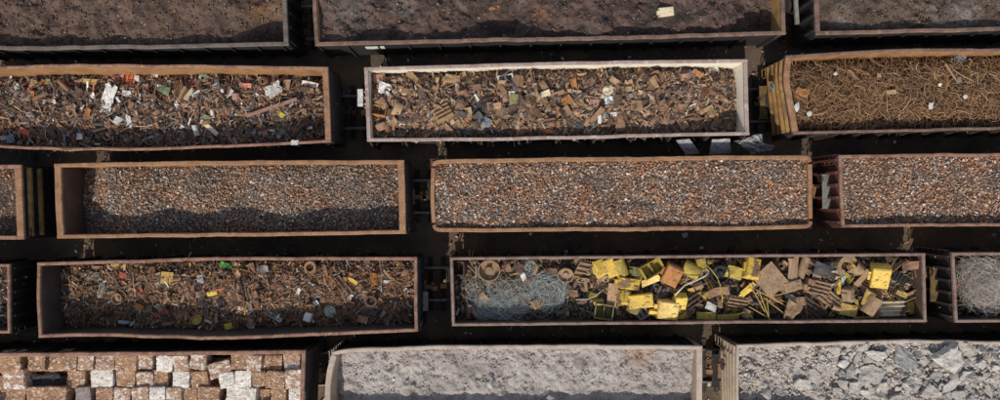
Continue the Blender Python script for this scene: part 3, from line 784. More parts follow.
bits_mix = islands('mixed_bits', [(5, (.21, .115, .072)), (4, (.11, .07, .055)), (2.5, (.30, .165, .09)), (2, (.045, .042, .042)), (1.6, (.38, .25, .16)), (.8, (.30, .29, .28)), (.55, (.62, .61, .58)), (.3, (.40, .13, .08)), (.2, (.12, .16, .10)), (.2, (.16, .19, .23))], vary=.35)
bits_plate = islands('plate_bits', [(6, (.19, .115, .075)), (4, (.12, .08, .058)), (3.5, (.33, .21, .13)), (2, (.075, .06, .052)), (1.8, (.42, .30, .19)), (.8, (.34, .16, .07)), (.6, (.22, .21, .2)), (.15, (.55, .54, .5))], vary=.35)
bits_dark = islands('dark_bits', [(5, (.21, .115, .066)), (4, (.11, .072, .052)), (3, (.31, .165, .08)), (2, (.045, .042, .042)), (.9, (.32, .2, .11)), (.6, (.26, .26, .26)), (.35, (.55, .55, .53)), (.25, (.4, .12, .08)), (.12, (.5, .36, .06))], vary=.35)
bits_mach = islands('machine_bits', [(5, (.15, .10, .065)), (3, (.09, .065, .05)), (2, (.24, .155, .09)), (1.5, (.05, .045, .042)), (1, (.32, .24, .06)), (.5, (.3, .28, .26))], vary=.35)

def debris(key, name, lab, cat, mat, nflake, nstrip, nwire, size=(.06, .30), wl=(.3, 1.1), wr=(.008, .02), curv=2.0, vm=(.01, .99), extra=None):
    g = G[key]; c = Cloud(); V, F = load_surface(g, .10); c.raw(V, F, 0)
    for T, f in ((T_FLAKE, .45), (T_CURL, .35), (T_TETRA, .2)):
        m = int(nflake * f); c.add(*T, scatter(g, m, .03, vm=vm), sc3(m, size[0], size[1], (.4, 1), .9), .5, 1)
    m = nstrip
    if m: c.add(*T_STRIP, scatter(g, m, .05, vm=vm), np.stack([rng.uniform(.2, .8, m), rng.uniform(.025, .08, m), rng.uniform(.2, .8, m)], -1), .35, 1)
    m = nwire
    if m:
        p = scatter(g, m, 0, (.02, .98), (.06, .94))
        c.wires(p + np.array((0, 0, .05)), rng.uniform(wl[0], wl[1], m), rng.uniform(wr[0], wr[1], m), curv, mi=1)
    if extra:
        p = scatter(g, extra[1], 0, (.02, .98), (.05, .95)); c.wires(p + np.array((0, 0, .09)), rng.uniform(.15, .7, extra[1]), rng.uniform(.005, .014, extra[1]), 2.6, mi=2)
    return stuff(name, g, lab, cat, c, [fines_dk, mat] + ([extra[0]] if extra else []))

strings = islands('pale_strings', [(3, (.32, .20, .14)), (2, (.42, .30, .23)), (.8, (.5, .46, .42)), (4, (.22, .13, .085)), (.6, (.66, .65, .63)), (2, (.11, .08, .065))], vary=.3)
debris('B1', 'mixed_scrap', 'small mixed scrap and rags heaped in the bulging tan walled wagon', 'scrap heap', bits_mix, 9500, 1200, 500, (.05, .26), extra=(strings, 1000))
debris('B2', 'plate_offcuts', 'small brown plate offcuts heaped in the white walled wagon', 'scrap heap', bits_plate, 9000, 2600, 200, (.08, .36))
debris('D0', 'mixed_scrap', 'brown scrap in the wagon cut off beside the dark scrap wagon', 'scrap heap', bits_mix, 2500, 300, 150)
rodmat = islands('thin_rods', [(4, (.27, .14, .075)), (4, (.38, .20, .095)), (2, (.14, .09, .065)), (1, (.42, .28, .2)), (.5, (.5, .48, .46))], vary=.3)
debris('D1', 'mixed_scrap', 'small dark scrap and bent rods heaped deep in the bowed pink wagon', 'scrap heap', bits_dark, 8500, 2000, 700, (.05, .28), extra=(rodmat, 1600))
debris('D2', 'machine_scrap', 'small brown fragments lying between the yellow machine parts', 'scrap heap', bits_mach, 3500, 500, 250, (.08, .32))
debris('D3', 'mixed_scrap', 'dark scrap lying under the heap of pale fibre', 'scrap heap', bits_dark, 1800, 250, 100)

# brown wire tangle
wiremat = islands('rusty_wire', [(5, (.29, .16, .08)), (4, (.20, .115, .06)), (3, (.37, .22, .11)), (2, (.11, .07, .045)), (1.1, (.46, .31, .18)), (.08, (.36, .32, .27))], vary=.25)
g = G['B3']; c = Cloud(); V, F = load_surface(g, .1); V = V - np.array((0, 0, .28)); c.raw(V, F, 0)
n = 9500; p = scatter(g, n, 0, (.012, .99), (.07, .93)); p[:, 2] += rng.uniform(-.28, .06, n)
c.wires(p, rng.uniform(.2, .95, n), rng.uniform(.006, .0145, n), 2.2, mi=1, arch=.12)
n = 70; p = scatter(g, n, 0, (.03, .97), (.2, .8)); p[:, 2] += .03
c.wires(p, rng.uniform(.7, 1.4, n), rng.uniform(.010, .017, n), 1.4, mi=1, arch=.2)
stuff('wire_tangle', g, 'tangle of rusty brown wire filling the ochre ended wagon', 'scrap wire', c, [fines_dk, wiremat])

# grey wire tangle in two swirls, pale fibre heap
def swirl(g, cl, spots, mi):
    """flattened skeins of thin wire: strands mostly run round a centre, many stray"""
    for (px, py, rx, ry, n, r0, r1, sp, zz) in spots:
        x0, y0, z0 = place(g, px, py)
        a = rng.uniform(0, 2 * PI, n); q = np.sqrt(rng.uniform(r0 ** 2, r1 ** 2, n))
        clump = rng.integers(0, 9, n); a = np.where(rng.random(n) < .6, clump * .75 + rng.normal(0, .22, n), a); q = np.where(rng.random(n) < .5, .35 + .06 * clump + rng.normal(0, .1, n), q)
        x = x0 + rx * q * np.cos(a) + rng.normal(0, sp, n); y = y0 + ry * q * np.sin(a) + rng.normal(0, sp, n)
        head = np.arctan2(ry * np.cos(a), -rx * np.sin(a)) + rng.normal(0, .5, n)
        z = z0 + zz * rng.uniform(0, 1, n) * (1.1 - .5 * q)
        ln = rng.uniform(.35, 1.5, n)
        cl.wires(np.stack([x, y, z], -1), ln, rng.uniform(.0025, .0062, n), .9, head=head, mi=mi, m=11, arch=.14, kb=ln / (.75 * (rx + ry) / 2 * np.maximum(q, .3)) * .8)
greywire = islands('grey_wire', [(4, (.32, .345, .33)), (3, (.44, .465, .445)), (2, (.19, .21, .20)), (1.4, (.64, .65, .63)), (.5, (.22, .17, .13))], vary=.2)
c = Cloud()
swirl(G['D2'], c, [(498, 306, 1.25, .55, 520, .25, 1.0, .08, .35), (547, 290, .85, .78, 560, .5, 1.0, .07, .45), (520, 296, 1.5, .75, 420, .2, 1.0, .25, .3), (528, 268, .2, .5, 70, .3, 1, .06, .3), (478, 290, .6, .6, 90, .2, 1, .15, .2)], 0)
stuff('wire_tangle', None, 'grey green wire tangle lying beside the yellow machine parts', 'scrap wire', c, [greywire])
fibre = islands('pale_fibre', [(4, (.42, .37, .32)), (3, (.55, .49, .43)), (2, (.27, .235, .20)), (1.2, (.72, .68, .63))], vary=.2)
c = Cloud()
swirl(G['D3'], c, [(982, 290, .9, .7, 900, .2, 1.0, .2, .5), (1005, 283, 1.1, .9, 800, .2, 1.0, .25, .5), (966, 275, .4, .9, 260, .2, 1, .15, .4), (980, 270, .8, .5, 260, .2, 1, .2, .4), (1035, 285, 1.2, .9, 400, .2, 1, .3, .4)], 0)
stuff('fibre_heap', None, 'heap of pale stringy fibre in the wagon behind the black ribbed end', 'fibre', c, [fibre])

# rubble
rub = soil('rubble_fines', [(.235, .21, .195), (.34, .305, .285), (.405, .37, .35), (.44, .415, .395)], .8, (.52, .50, .48), 24, .70, 1.0)
rub3 = soil('concrete_fines', [(.24, .21, .19), (.35, .315, .285), (.42, .385, .355)], 1.2, (.56, .54, .52), 24, .70, .7)
stain(rub, (*W(640, 356, 2.6), 2.6), .9, (.30, .17, .09)); stain(rub, (*W(410, 358, 2.6), 2.6), .5, (.27, .20, .15))
peb = islands('rubble_stones', [(6, (.38, .34, .315)), (4, (.32, .285, .265)), (3, (.43, .40, .38)), (.7, (.52, .50, .48)), (.5, (.34, .22, .15)), (.15, (.2, .19, .18)), (.2, (.30, .33, .33))], vary=.25)
stain(peb, (*W(640, 356, 2.6), 2.6), .9, (.30, .165, .085))
for key, mt, n, hi, nm, lab in (('E2', rub, 10000, .13, 'fine_rubble', 'fine grey rubble filling the bowed pale wagon'), ('E3', rub3, 15000, .22, 'concrete_rubble', 'crumbled concrete lying under the broken slabs')):
    g = G[key]; c = Cloud(); V, F = load_surface(g, .035); sd = int(g.seed)
    am = 1.0 if key == 'E2' else 1.5
    V[:, 2] += am * (.14 * fbm(V[:, 0] * 3.5, V[:, 1] * 3.5, 4, sd) + .07 * np.abs(fbm(V[:, 0] * 9, V[:, 1] * 9, 3, sd + 1)))
    c.raw(V, F, 0)
    c.add(*T_STONE, scatter(g, n), sc3(n, .03, hi, (.6, 1), .6, 4), .8, 1)
    stuff(nm, g, lab, 'rubble', c, [mt, peb])

#@@PIECES
# ------------------------------------------------------------------ templates of single scrap pieces (unit size, scaled when placed)
def sheet(fn, nu, nv, t):
    u, v = np.meshgrid(np.linspace(0, 1, nu), np.linspace(0, 1, nv), indexing='ij')
    P = fn(u, v); du = np.gradient(P, axis=0); dv = np.gradient(P, axis=1)
    nn = np.cross(du, dv); nn /= (np.linalg.norm(nn, axis=-1)[..., None] + 1e-9)
    A = (P + nn * t / 2).reshape(-1, 3); B = (P - nn * t / 2).reshape(-1, 3); k = nu * nv
    i = np.arange(k).reshape(nu, nv); q = np.stack([i[:-1, :-1], i[1:, :-1], i[1:, 1:], i[:-1, 1:]], -1).reshape(-1, 4)
    F = [tuple(f) for f in q] + [tuple(f[::-1] + k) for f in q]
    loop = list(i[:, 0]) + list(i[-1, 1:]) + list(i[-2::-1, -1]) + list(i[0, -2:0:-1])
    for a, b in zip(loop, loop[1:] + loop[:1]): F.append((b, a, a + k, b + k))
    return np.concatenate([A, B]), F


def one(V, F):
    b = MB(); b.add(V, F); return b


def t_plate(r, bend=.25):
    cs = np.array([(-.5, -.5), (.5, -.5), (.5, .5), (-.5, .5)]) * r.uniform(.62, 1.0, (4, 2)); be = r.normal(0, bend); sd = int(r.integers(999)); tw = r.normal(0, .12)
    def fn(u, v):
        xy = (cs[0] * ((1 - u) * (1 - v))[..., None] + cs[1] * (u * (1 - v))[..., None] + cs[2] * (u * v)[..., None] + cs[3] * ((1 - u) * v)[..., None])
        z = be * (2 * u - 1) ** 2 + tw * (2 * u - 1) * (2 * v - 1) + .12 * fbm(u * 3, v * 3, 2, sd)
        return np.concatenate([xy, z[..., None]], -1)
    return one(*sheet(fn, 7, 6, .045))
def t_flat(r):
    def fn(u, v): return np.stack([u - .5 + .03 * (v - .5), v - .5, .015 * fbm(u * 3, v * 3, 2, 5)], -1)
    return one(*sheet(fn, 6, 6, .05))
def t_curl(r):
    A = r.uniform(1.2, 4.2); wid = r.uniform(.6, 1.0)
    def fn(u, v):
        a = (u - .5) * A; R = .5 / max(math.sin(min(A / 2, PI / 2)), .3)
        return np.stack([R * np.sin(a), (v - .5) * wid, R * (np.cos(a) - .4) + .1 * (v - .5)], -1)
    return one(*sheet(fn, 10, 3, .05))
def t_angle(r):
    b = MB(); b.box(-.5, .5, -.5, .5, 0, .10); b.box(-.5, .5, -.5, -.36, .10, .75); return b
def t_channel(r):
    b = MB(); b.box(-.5, .5, -.5, .5, 0, .10); b.box(-.5, .5, -.5, -.40, .10, .6); b.box(-.5, .5, .40, .5, .10, .6); return b
def t_beam(r):
    b = MB(); b.box(-.5, .5, -.5, .5, 0, .14); b.box(-.5, .5, -.08, .08, .14, .7); b.box(-.5, .5, -.5, .5, .7, .84); return b
def t_pipe(r):
    b = MB(); b.lathe([(.5, -.5), (.5, .5), (.41, .5), (.41, -.5)], 16, 'x')
    V = b.v[0]; V[:, 1:] *= 1.0; return b
def t_rod(r):
    k = r.normal(0, .12, 7); k = np.cumsum(k) * .5
    b = MB(); b.tube([(-.5 + i / 6, k[i] - k.mean(), .15 + .5 * math.sin(i)*.1) for i in range(7)], .03, 6); return b
def t_bar(r):
    k = r.normal(0, .1); b = MB(); m = 7; V = []
    for i in range(m):
        x = -.5 + i / (m - 1); y = k * (4 * x * x - 1)
        for (a, c) in ((-.5, 0), (.5, 0), (.5, .5), (-.5, .5)): V.append((x, y + a, c))
    b.add(V, [(i * 4 + c, i * 4 + (c + 1) % 4, i * 4 + 4 + (c + 1) % 4, i * 4 + 4 + c) for i in range(m - 1) for c in range(4)] + [(3, 2, 1, 0), tuple((m - 1) * 4 + c for c in range(4))])
    return b
def t_ring(r):
    b = MB(); b.lathe([(.5, -.14), (.5, .14), (.34, .14), (.34, -.14)], 24); return b
def t_disc(r):
    b = MB(); b.lathe([(.0, -.06), (.48, -.06), (.5, -.02), (.5, .08), (.44, .08), (.40, .01), (.27, .02), (.22, .12), (.15, .12), (.13, .05), (.0, .05)], 26); return b
def t_drum(r):
    b = MB(); b.lathe([(.0, -.2), (.46, -.2), (.5, -.16), (.5, .2), (.45, .2), (.43, -.04), (.2, -.04), (.17, .1), (.0, .1)], 26); return b
def t_coil(r):
    b = MB(); pts = []
    for i in range(60):
        a = i * .42; q = .5 - .005 * i
        pts.append((q * math.cos(a), q * math.sin(a), .0045 * i))
    b.tube(pts, .055, 6); return b
def t_block(r):
    """casting: chamfered box, a step cut in one end and a lug on a face"""
    b = MB(); c = .06; V = []
    for (z, i) in ((0, c), (c, 0), (.78 - c, 0), (.78, c)):
        tp = 1 - .06 * z
        V += [(x * (.5 - i) * tp, y * (.5 - i) * tp, z) for (x, y) in ((-1, -1), (1, -1), (1, 1), (-1, 1))]
    b.add(V, [(3, 2, 1, 0), (12, 13, 14, 15)] + [(k * 4 + q, k * 4 + (q + 1) % 4, k * 4 + 4 + (q + 1) % 4, k * 4 + 4 + q) for k in range(3) for q in range(4)])
    b.box(-.62, -.46, -.2, .2, .1, .5)
    b.lathe([(.0, .77), (.10, .77), (.10, .83), (.0, .83)], 10, 'z', (.25, .2, 0)); b.lathe([(.0, .77), (.10, .77), (.10, .83), (.0, .83)], 10, 'z', (.25, -.2, 0))
    return b
def t_openbox(r):
    b = MB(); t = .05
    b.box(-.5, .5, -.5, .5, 0, t); b.box(-.5, .5, -.5, -.5 + t, t, .7); b.box(-.5, .5, .5 - t, .5, t, .62)
    b.box(-.5, -.5 + t, -.5 + t, .5 - t, t, .66); b.box(.5 - t, .5, -.5 + t, .5 - t, t, .7); b.box(-.02, .02, -.5 + t, .5 - t, t, .4); return b
def t_shoe(r):
    """crawler track shoes: plate with raised bars and bolt holes"""
    b = MB(); b.box(-.5, .5, -.5, .5, 0, .10)
    for k in range(4):
        y = -.42 + k * .27; b.box(-.5, .5, y, y + .06, .10, .26)
        for q in (-.3, -.1, .1, .3): b.lathe([(.0, .10), (.03, .10), (.03, .15), (.0, .15)], 8, 'z', (q, y + .16, 0))
    return b
def t_hook(r):
    b = MB(); m = 12; V = []
    for i in range(m):
        a = -.3 + i / (m - 1) * 4.0; wv = .13 + .04 * math.sin(i * .6)
        for (q, z) in ((.5 - wv * 2, 0), (.5, 0), (.5, .3), (.5 - wv * 2, .3)): V.append((q * math.cos(a), q * math.sin(a), z))
    b.add(V, [(i * 4 + c, i * 4 + (c + 1) % 4, i * 4 + 4 + (c + 1) % 4, i * 4 + 4 + c) for i in range(m - 1) for c in range(4)] + [(3, 2, 1, 0), tuple((m - 1) * 4 + c for c in range(4))])
    return b
def t_bracket(r):
    b = MB(); b.box(-.5, .5, -.5, -.32, 0, .22); b.box(-.5, -.34, -.32, .5, 0, .22); b.box(.34, .5, -.32, .5, 0, .22); b.box(-.08, .08, -.32, .4, 0, .2)
    b.lathe([(.05, .22), (.13, .22), (.13, .3), (.05, .3)], 12, 'z', (.0, -.41, 0)); return b
def t_frame(r):
    b = MB(); b.box(-.5, .5, -.5, -.42, 0, .12); b.box(-.5, .5, .42, .5, 0, .12); b.box(-.5, -.42, -.42, .42, 0, .12); b.box(.42, .5, -.42, .42, 0, .12); b.box(-.04, .04, -.42, .42, 0, .1); return b
def t_crumple(r):
    sd = int(r.integers(999)); cs = np.array([(-.5, -.5), (.5, -.5), (.5, .5), (-.5, .5)]) * r.uniform(.75, 1.1, (4, 2))
    def fn(u, v):
        xy = (cs[0] * ((1 - u) * (1 - v))[..., None] + cs[1] * (u * (1 - v))[..., None] + cs[2] * (u * v)[..., None] + cs[3] * ((1 - u) * v)[..., None])
        xy = xy + .16 * np.stack([fbm(u * 4, v * 4, 3, sd + 50), fbm(u * 4, v * 4, 3, sd + 90)], -1)
        z = .2 + .32 * np.abs(fbm(u * 2.6, v * 2.6, 3, sd)) + .07 * np.abs(vnoise(u * 8, v * 8, sd))
        return np.concatenate([xy, z[..., None]], -1)
    return one(*sheet(fn, 16, 14, .02))
def hull(pts):
    bm = bmesh.new()
    for p in pts: bm.verts.new(p)
    bm.verts.ensure_lookup_table()
    res = bmesh.ops.convex_hull(bm, input=bm.verts)
    for v in [v for v in bm.verts if not v.link_faces]: bm.verts.remove(v)
    bm.verts.index_update()
    V = [tuple(v.co) for v in bm.verts]; F = [[v.index for v in f.verts] for f in bm.faces]; bm.free()
    return one(V, F)
def t_stone(r):
    p = r.normal(0, 1, (22, 3)); p /= np.linalg.norm(p, axis=1)[:, None]; p *= r.uniform(.42, .52, (22, 1)); p[:, 2] *= .75; return hull(p)
def t_slab(r):
    """broken concrete: angular outline with chipped edges, uneven faces"""
    k = int(r.integers(4, 7)); a = np.linspace(0, 2 * PI, k, endpoint=False) + r.uniform(-.35, .35, k); q = r.uniform(.38, .62, k)
    cor = np.stack([q * np.cos(a), q * np.sin(a)], -1); out = []
    for i in range(k):
        p0, p1 = cor[i], cor[(i + 1) % k]; L = np.linalg.norm(p1 - p0); n = max(2, int(L / .075))
        for t in np.arange(n) / n:
            out.append(p0 * (1 - t) + p1 * t + r.normal(0, .018, 2))
    out = np.array(out); n = len(out); sd = int(r.integers(999)); V = []; hgt = r.uniform(.2, .42)
    rings = [(.72, 0), (.97, .1), (1.0, hgt - .06), (.93, hgt), (.62, hgt), (.3, hgt)]
    tx, ty = r.normal(0, .12, 2)
    for (f, z) in rings:
        for p in out:
            x, y = p * f; V.append((x, y, z + (.11 * float(fbm(x * 4 + sd, y * 4, 4, sd)) + tx * x + ty * y if z > .15 else r.normal(0, .02))))
    V.append((0, 0, hgt + .08 * float(fbm(sd, 0, 3, sd)))); F = []
    for m in range(len(rings) - 1):
        for i in range(n): F.append((m * n + i, m * n + (i + 1) % n, (m + 1) * n + (i + 1) % n, (m + 1) * n + i))
    F += [((len(rings) - 1) * n + i, (len(rings) - 1) * n + (i + 1) % n, len(V) - 1) for i in range(n)]; F.append(tuple(range(n))[::-1])
    return one(V, F)
def t_cluster(r):
    """rusty crushed grid: bundle of short bars"""
    b = MB()
    for i in range(9): b.bar((-.5, -.45 + i * .11 + r.normal(0, .02), .1 + r.normal(0, .05)), (.5, -.45 + i * .11 + r.normal(0, .03), .12 + r.normal(0, .05)), .06, .06)
    for i in range(6): b.bar((-.45 + i * .18, -.5, .2 + r.normal(0, .04)), (-.45 + i * .18 + r.normal(0, .05), .5, .2 + r.normal(0, .04)), .06, .06)
    return b
def t_bale(r):
    """crushed bale: cube whose faces are crumpled"""
    k = 9; sd = int(r.integers(999)); bm = bmesh.new(); bmesh.ops.create_cube(bm, size=1.0)
    bmesh.ops.subdivide_edges(bm, edges=bm.edges[:], cuts=k, use_grid_fill=True)
    for v in bm.verts:
        p = np.array(v.co); q = p.copy()
        a, b_ = p[0] * 3.2 + p[2] * 2.1 + sd, p[1] * 3.2 - p[2] * 1.7 + sd
        d = .11 * float(fbm(a, b_, 4, sd)) + .05 * float(vnoise(a * 4, b_ * 4, sd + 3))
        m = np.abs(p) > .47
        rnd = 1 - .03 * (m.sum() - 1)
        v.co = Vector(q * rnd * (1 + d))
    bm.verts.index_update(); V = [tuple(v.co) for v in bm.verts]; F = [[v.index for v in f.verts] for f in bm.faces]; bm.free()
    return one(V, F)

TEMPL = {  # kind: (builder, variants, object name, words, category)
 'plate': (t_plate, 9, 'scrap_plate', 'bent plate', 'scrap metal'), 'flat': (t_flat, 1, 'flat_plate', 'flat square plate', 'scrap metal'),
 'curl': (t_curl, 7, 'curled_sheet', 'curled sheet', 'scrap metal'), 'angle': (t_angle, 1, 'angle_bar', 'angle bar', 'scrap metal'),
 'channel': (t_channel, 1, 'channel_bar', 'channel bar', 'scrap metal'), 'beam': (t_beam, 1, 'steel_beam', 'short beam', 'scrap metal'),
 'pipe': (t_pipe, 1, 'steel_pipe', 'pipe end', 'scrap metal'), 'rod': (t_rod, 5, 'bent_rod', 'bent rod', 'scrap metal'),
 'bar': (t_bar, 4, 'flat_bar', 'bar', 'scrap metal'), 'ring': (t_ring, 1, 'steel_ring', 'ring', 'scrap metal'),
 'disc': (t_disc, 1, 'steel_disc', 'hub disc', 'scrap metal'), 'drum': (t_drum, 1, 'brake_drum', 'drum', 'scrap metal'),
 'coil': (t_coil, 1, 'steel_coil', 'coil', 'scrap metal'), 'block': (t_block, 1, 'machine_block', 'machine block', 'machine part'),
 'openbox': (t_openbox, 1, 'steel_box', 'open steel box', 'machine part'), 'shoe': (t_shoe, 1, 'track_plate', 'ribbed track plate', 'machine part'),
 'hook': (t_hook, 1, 'curved_casting', 'curved casting', 'machine part'), 'bracket': (t_bracket, 1, 'steel_bracket', 'bracket', 'machine part'),
 'frame': (t_frame, 1, 'metal_rack', 'small rack', 'scrap metal'), 'crumple': (t_crumple, 5, 'crumpled_sheet', 'crumpled sheet', 'sheet'),
 'stone': (t_stone, 5, 'stone', 'stone', 'stone'), 'slab': (t_slab, 14, 'concrete_slab', 'broken slab', 'concrete'),
 'cluster': (t_cluster, 2, 'bar_bundle', 'bundle of short bars', 'scrap metal'), 'bale': (t_bale, 8, 'scrap_bale', 'crushed scrap bale', 'scrap bale'),
}
CACHE = {}
def template(kind):
    if kind not in CACHE:
        fn, n, nm, _, _ = TEMPL[kind]
        CACHE[kind] = [fn(np.random.default_rng(100 * i + len(kind))).mesh(nm, COL['rust brown']) for i in range(n)]
    return random.choice(CACHE[kind])


def put(kind, col, loc, size, ang=0, tilt=(0, 0), label=None, group=None, name=None, cat=None):
    o = bpy.data.objects.new(name or TEMPL[kind][2], template(kind)); C.objects.link(o)
    o.location = loc; o.scale = size; o.rotation_euler = (tilt[0], tilt[1], ang)
    o.material_slots[0].link = 'OBJECT'; o.material_slots[0].material = COL[col]
    o['label'] = label; o['category'] = cat or TEMPL[kind][4]
    if group: o['group'] = group
    return o


LIFT = {'plate': .3, 'flat': .2, 'curl': .15, 'stone': .2, 'slab': .02, 'ring': .2, 'disc': .15, 'drum': .3, 'pipe': .4, 'coil': .1, 'rod': .1, 'crumple': -.1}
def piece(g, kind, col, px, py, w, h, ang=0, label=None, tilt=None, lift=0.0, group=None, name=None, cat=None, zs=None):
    """w,h in photo pixels, ang in degrees counter-clockwise"""
    x, y, z = place(g, px, py); k = 1 / S * 1.03
    W_, H_ = w * k, h * k; m = min(W_, H_)
    size = (W_, H_, zs * k if zs else m)
    if kind == 'pipe': size = (W_, H_, H_)
    if kind == 'rod': size = (W_, W_ * .5, W_ * .5)
    if tilt is None: tilt = (random.gauss(0, .16), random.gauss(0, .12))
    z = z + LIFT.get(kind, .0) * m + .05 + lift
    if kind == 'pipe': z += 0
    return put(kind, col, (x, y, z), size, math.radians(ang), tilt, label, group, name, cat)

#@@NOTABLE
# ------------------------------------------------------------------ pieces one can tell apart, measured on the photograph
B1 = [('crumple','white',111,99,11,29,-12,'long white crumpled sheet standing out on the household scrap'),
 ('plate','gold',93.6,82,17,6,-4,'ochre bent strip under the bulging tan wall'),('crumple','white',20,88,6,7,30,'small white rag near the left edge of the household scrap'),
 ('plate','orange rust',92,113,6,10,-25,'small orange rusty plate left of the long white sheet'),('plate','red',28.6,132,12,7,-28,'dark red plate in the shaded side of the household scrap'),
 ('plate','blue grey',16.5,139,9,9,10,'grey blue plate at the shaded rim left of the red plate'),('cluster','orange red',127.6,79.6,22,11,-4,'bright orange red crushed bundle under the tan wall'),
 ('crumple','white',156.7,75.5,8,6,0,'white scrap of sheet close under the bulging tan rim'),('coil','pale green',205,78.5,9,9,0,'pale green coiled spring under the tan wall'),
 ('plate','olive green',167.7,91,12,9,-20,'olive green plate among the household scrap'),('plate','cream',192,95,5,15,-32,'upright cream plate leaning beside the olive green plate'),
 ('bar','tan',186,97,3,15,-20,'tan bar beside the leaning cream plate'),('crumple','white',178,105,4,7,15,'tiny white rag beside the tan bar'),
 ('bar','cream',211,128,20,4,-40,'cream bar slanting into the shaded side of the household scrap'),('curl','white',213.5,114,4,9,10,'thin white hook of sheet above the cream bar'),
 ('cluster','rust brown',180.5,88,9,14,15,'brown ribbed bundle beside the olive green plate'),('crumple','white',129,94,10,6,-15,'white crumpled scrap right of the long white sheet'),
 ('plate','olive green',209,118,9,5,-25,'mossy green strip next to the thin white hook'),('plate','pink',248.6,86,14,5,-4,'pink plate under the tan wall'),
 ('coil','rust brown',264.7,82,9,9,0,'brown coil right of the pink plate'),('crumple','pale grey',275,90,16,12,35,'pale grey folded film right of the brown coil'),
 ('bar','white',311.4,85,16,5,-12,'white bar lying at the right end of the household scrap'),('bar','pinkish brown',273,108,50,3.2,20,'very long brown bar across the household scrap'),
 ('crumple','bright yellow',281.7,115,9,5,-30,'bright yellow scrap below the very long brown bar'),('bar','pale grey',230.6,94,10,3,40,'short pale bar left of the pink plate'),
 ('plate','tan brown',288,86,8,14,-15,'upright brown plate beside the pale folded film'),('plate','pale grey',121,121,8,9,-30,'grey sheet in the shade below the long white sheet'),
 ('curl','pinkish brown',237,97,7,7,0,'small reddish tube end beside the short pale bar'),('plate','white',311,128,7,3,0,'small white flake at the shaded right end of the household scrap'),
 ('curl','pale grey',197,131,5,12,15,'pale curled strip in the shade of the household scrap'),('plate','orange rust',48,83,9,6,0,'orange brown plate near the left edge under the tan wall'),
 ('crumple','pale grey',122,78,8,5,0,'pale grey crumpled scrap left of the orange red bundle'),('rod','pale grey',150,126,22,0,8,'pale bent rod in the shade below the household scrap'),
 ('plate','red',276,86,5,5,20,'small red plate beside the pale folded film'), ('plate','olive green',52,82,6,6,0,'green plate under the tan wall near the photo edge')]
B2 = [('crumple','white',386,89,12,11,-20,'folded white paper at the left end of the white walled wagon'),('block','pinkish brown',380,79,12,9,10,'pinkish brown block in the corner of the white walled wagon'),
 ('openbox','orange rust',380,112.4,14,10,-8,'orange rusty box at the left end of the white walled wagon'),('curl','pinkish brown',382.5,127.5,10,9,20,'reddish curled sheet below the orange rusty box'),
 ('plate','tan',452.8,80,17,12,-10,'large tan plate under the white wall'),('plate','tan',464,77.5,8,13,8,'upright tan plate next to the large tan plate'),
 ('shoe','tan',443,114,17,15,28,'tan ribbed plate in the middle left of the white walled wagon'),('flat','blue grey',485.7,121.4,12,7,-25,'slate blue plate in the white walled wagon'),
 ('plate','black',493,131.6,18,7,0,'black panel at the shaded rim below the slate blue plate'),('plate','tan',495,106,15,8,5,'broad tan plate above the slate blue plate'),
 ('curl','white',477,98,3,9,30,'thin white hook left of the broad tan plate'),('cluster','dark grey',478,109,16,10,20,'dark grey bundle of bars left of the broad tan plate'),
 ('frame','pale blue',505.8,81,15,11,10,'pale blue metal frame in the white walled wagon'),('flat','rust brown',518,85,9,17,-3,'brown upright rectangle beside the pale blue frame'),
 ('flat','olive',513.6,101,8,12,-4,'olive rectangle under the pale blue frame'),('plate','cream',544,95,13,7,20,'cream bent plate in the middle of the white walled wagon'),
 ('plate','orange rust',566.6,101,11,12,30,'orange rust triangular plate in the white walled wagon'),('flat','pinkish brown',593.6,103.4,9,7,-2,'small pinkish square in the white walled wagon'),
 ('crumple','cream',606,94,10,15,-25,'pale crumpled sheet right of the pinkish square'),('crumple','pale blue',608,100,8,8,0,'ice blue film scrap below the pale crumpled sheet'),
 ('bar','orange red',547.4,130.5,14,3.6,-15,'bright orange red tube at the shaded rim of the white walled wagon'),('disc','dark grey',577.4,126,11,11,0,'dark grey disc at the shaded rim of the white walled wagon'),
 ('bar','white',599,119,3,10,0,'upright white strip in the white walled wagon'),('crumple','white',613.4,114.7,6,4,0,'small white scrap right of the upright white strip'),
 ('flat','tan',636,106,11,10,-3,'tan square plate in the right half of the white walled wagon'),('plate','tan',652.7,85.4,9,11,20,'tan pointed plate above the tan square plate'),
 ('crumple','white',713.5,73,10,11,0,'white crumpled sheet by the right end of the white walled wagon'),('shoe','dark grey',726,73,12,9,-25,'dark ribbed plate right of the white crumpled sheet'),
 ('bar','tan',703,111,18,4,30,'tan bar slanting at the right end of the white walled wagon'),('plate','olive',711,112,10,7,-15,'olive plate under the slanting tan bar'),
 ('plate','grey',690,75,10,8,-20,'grey plate under the white wall near its right end'),('plate','white',512,94,6,5,0,'white flake between the pale blue frame and the olive rectangle'),
 ('plate','orange rust',573,84,7,11,15,'orange plate under the white wall in mid wagon'),('flat','dark brown',617,102,7,13,0,'dark brown upright rectangle right of the ice blue film'),
 ('flat','rust brown',661,80,5,12,5,'narrow brown upright plate right of the tan pointed plate')]
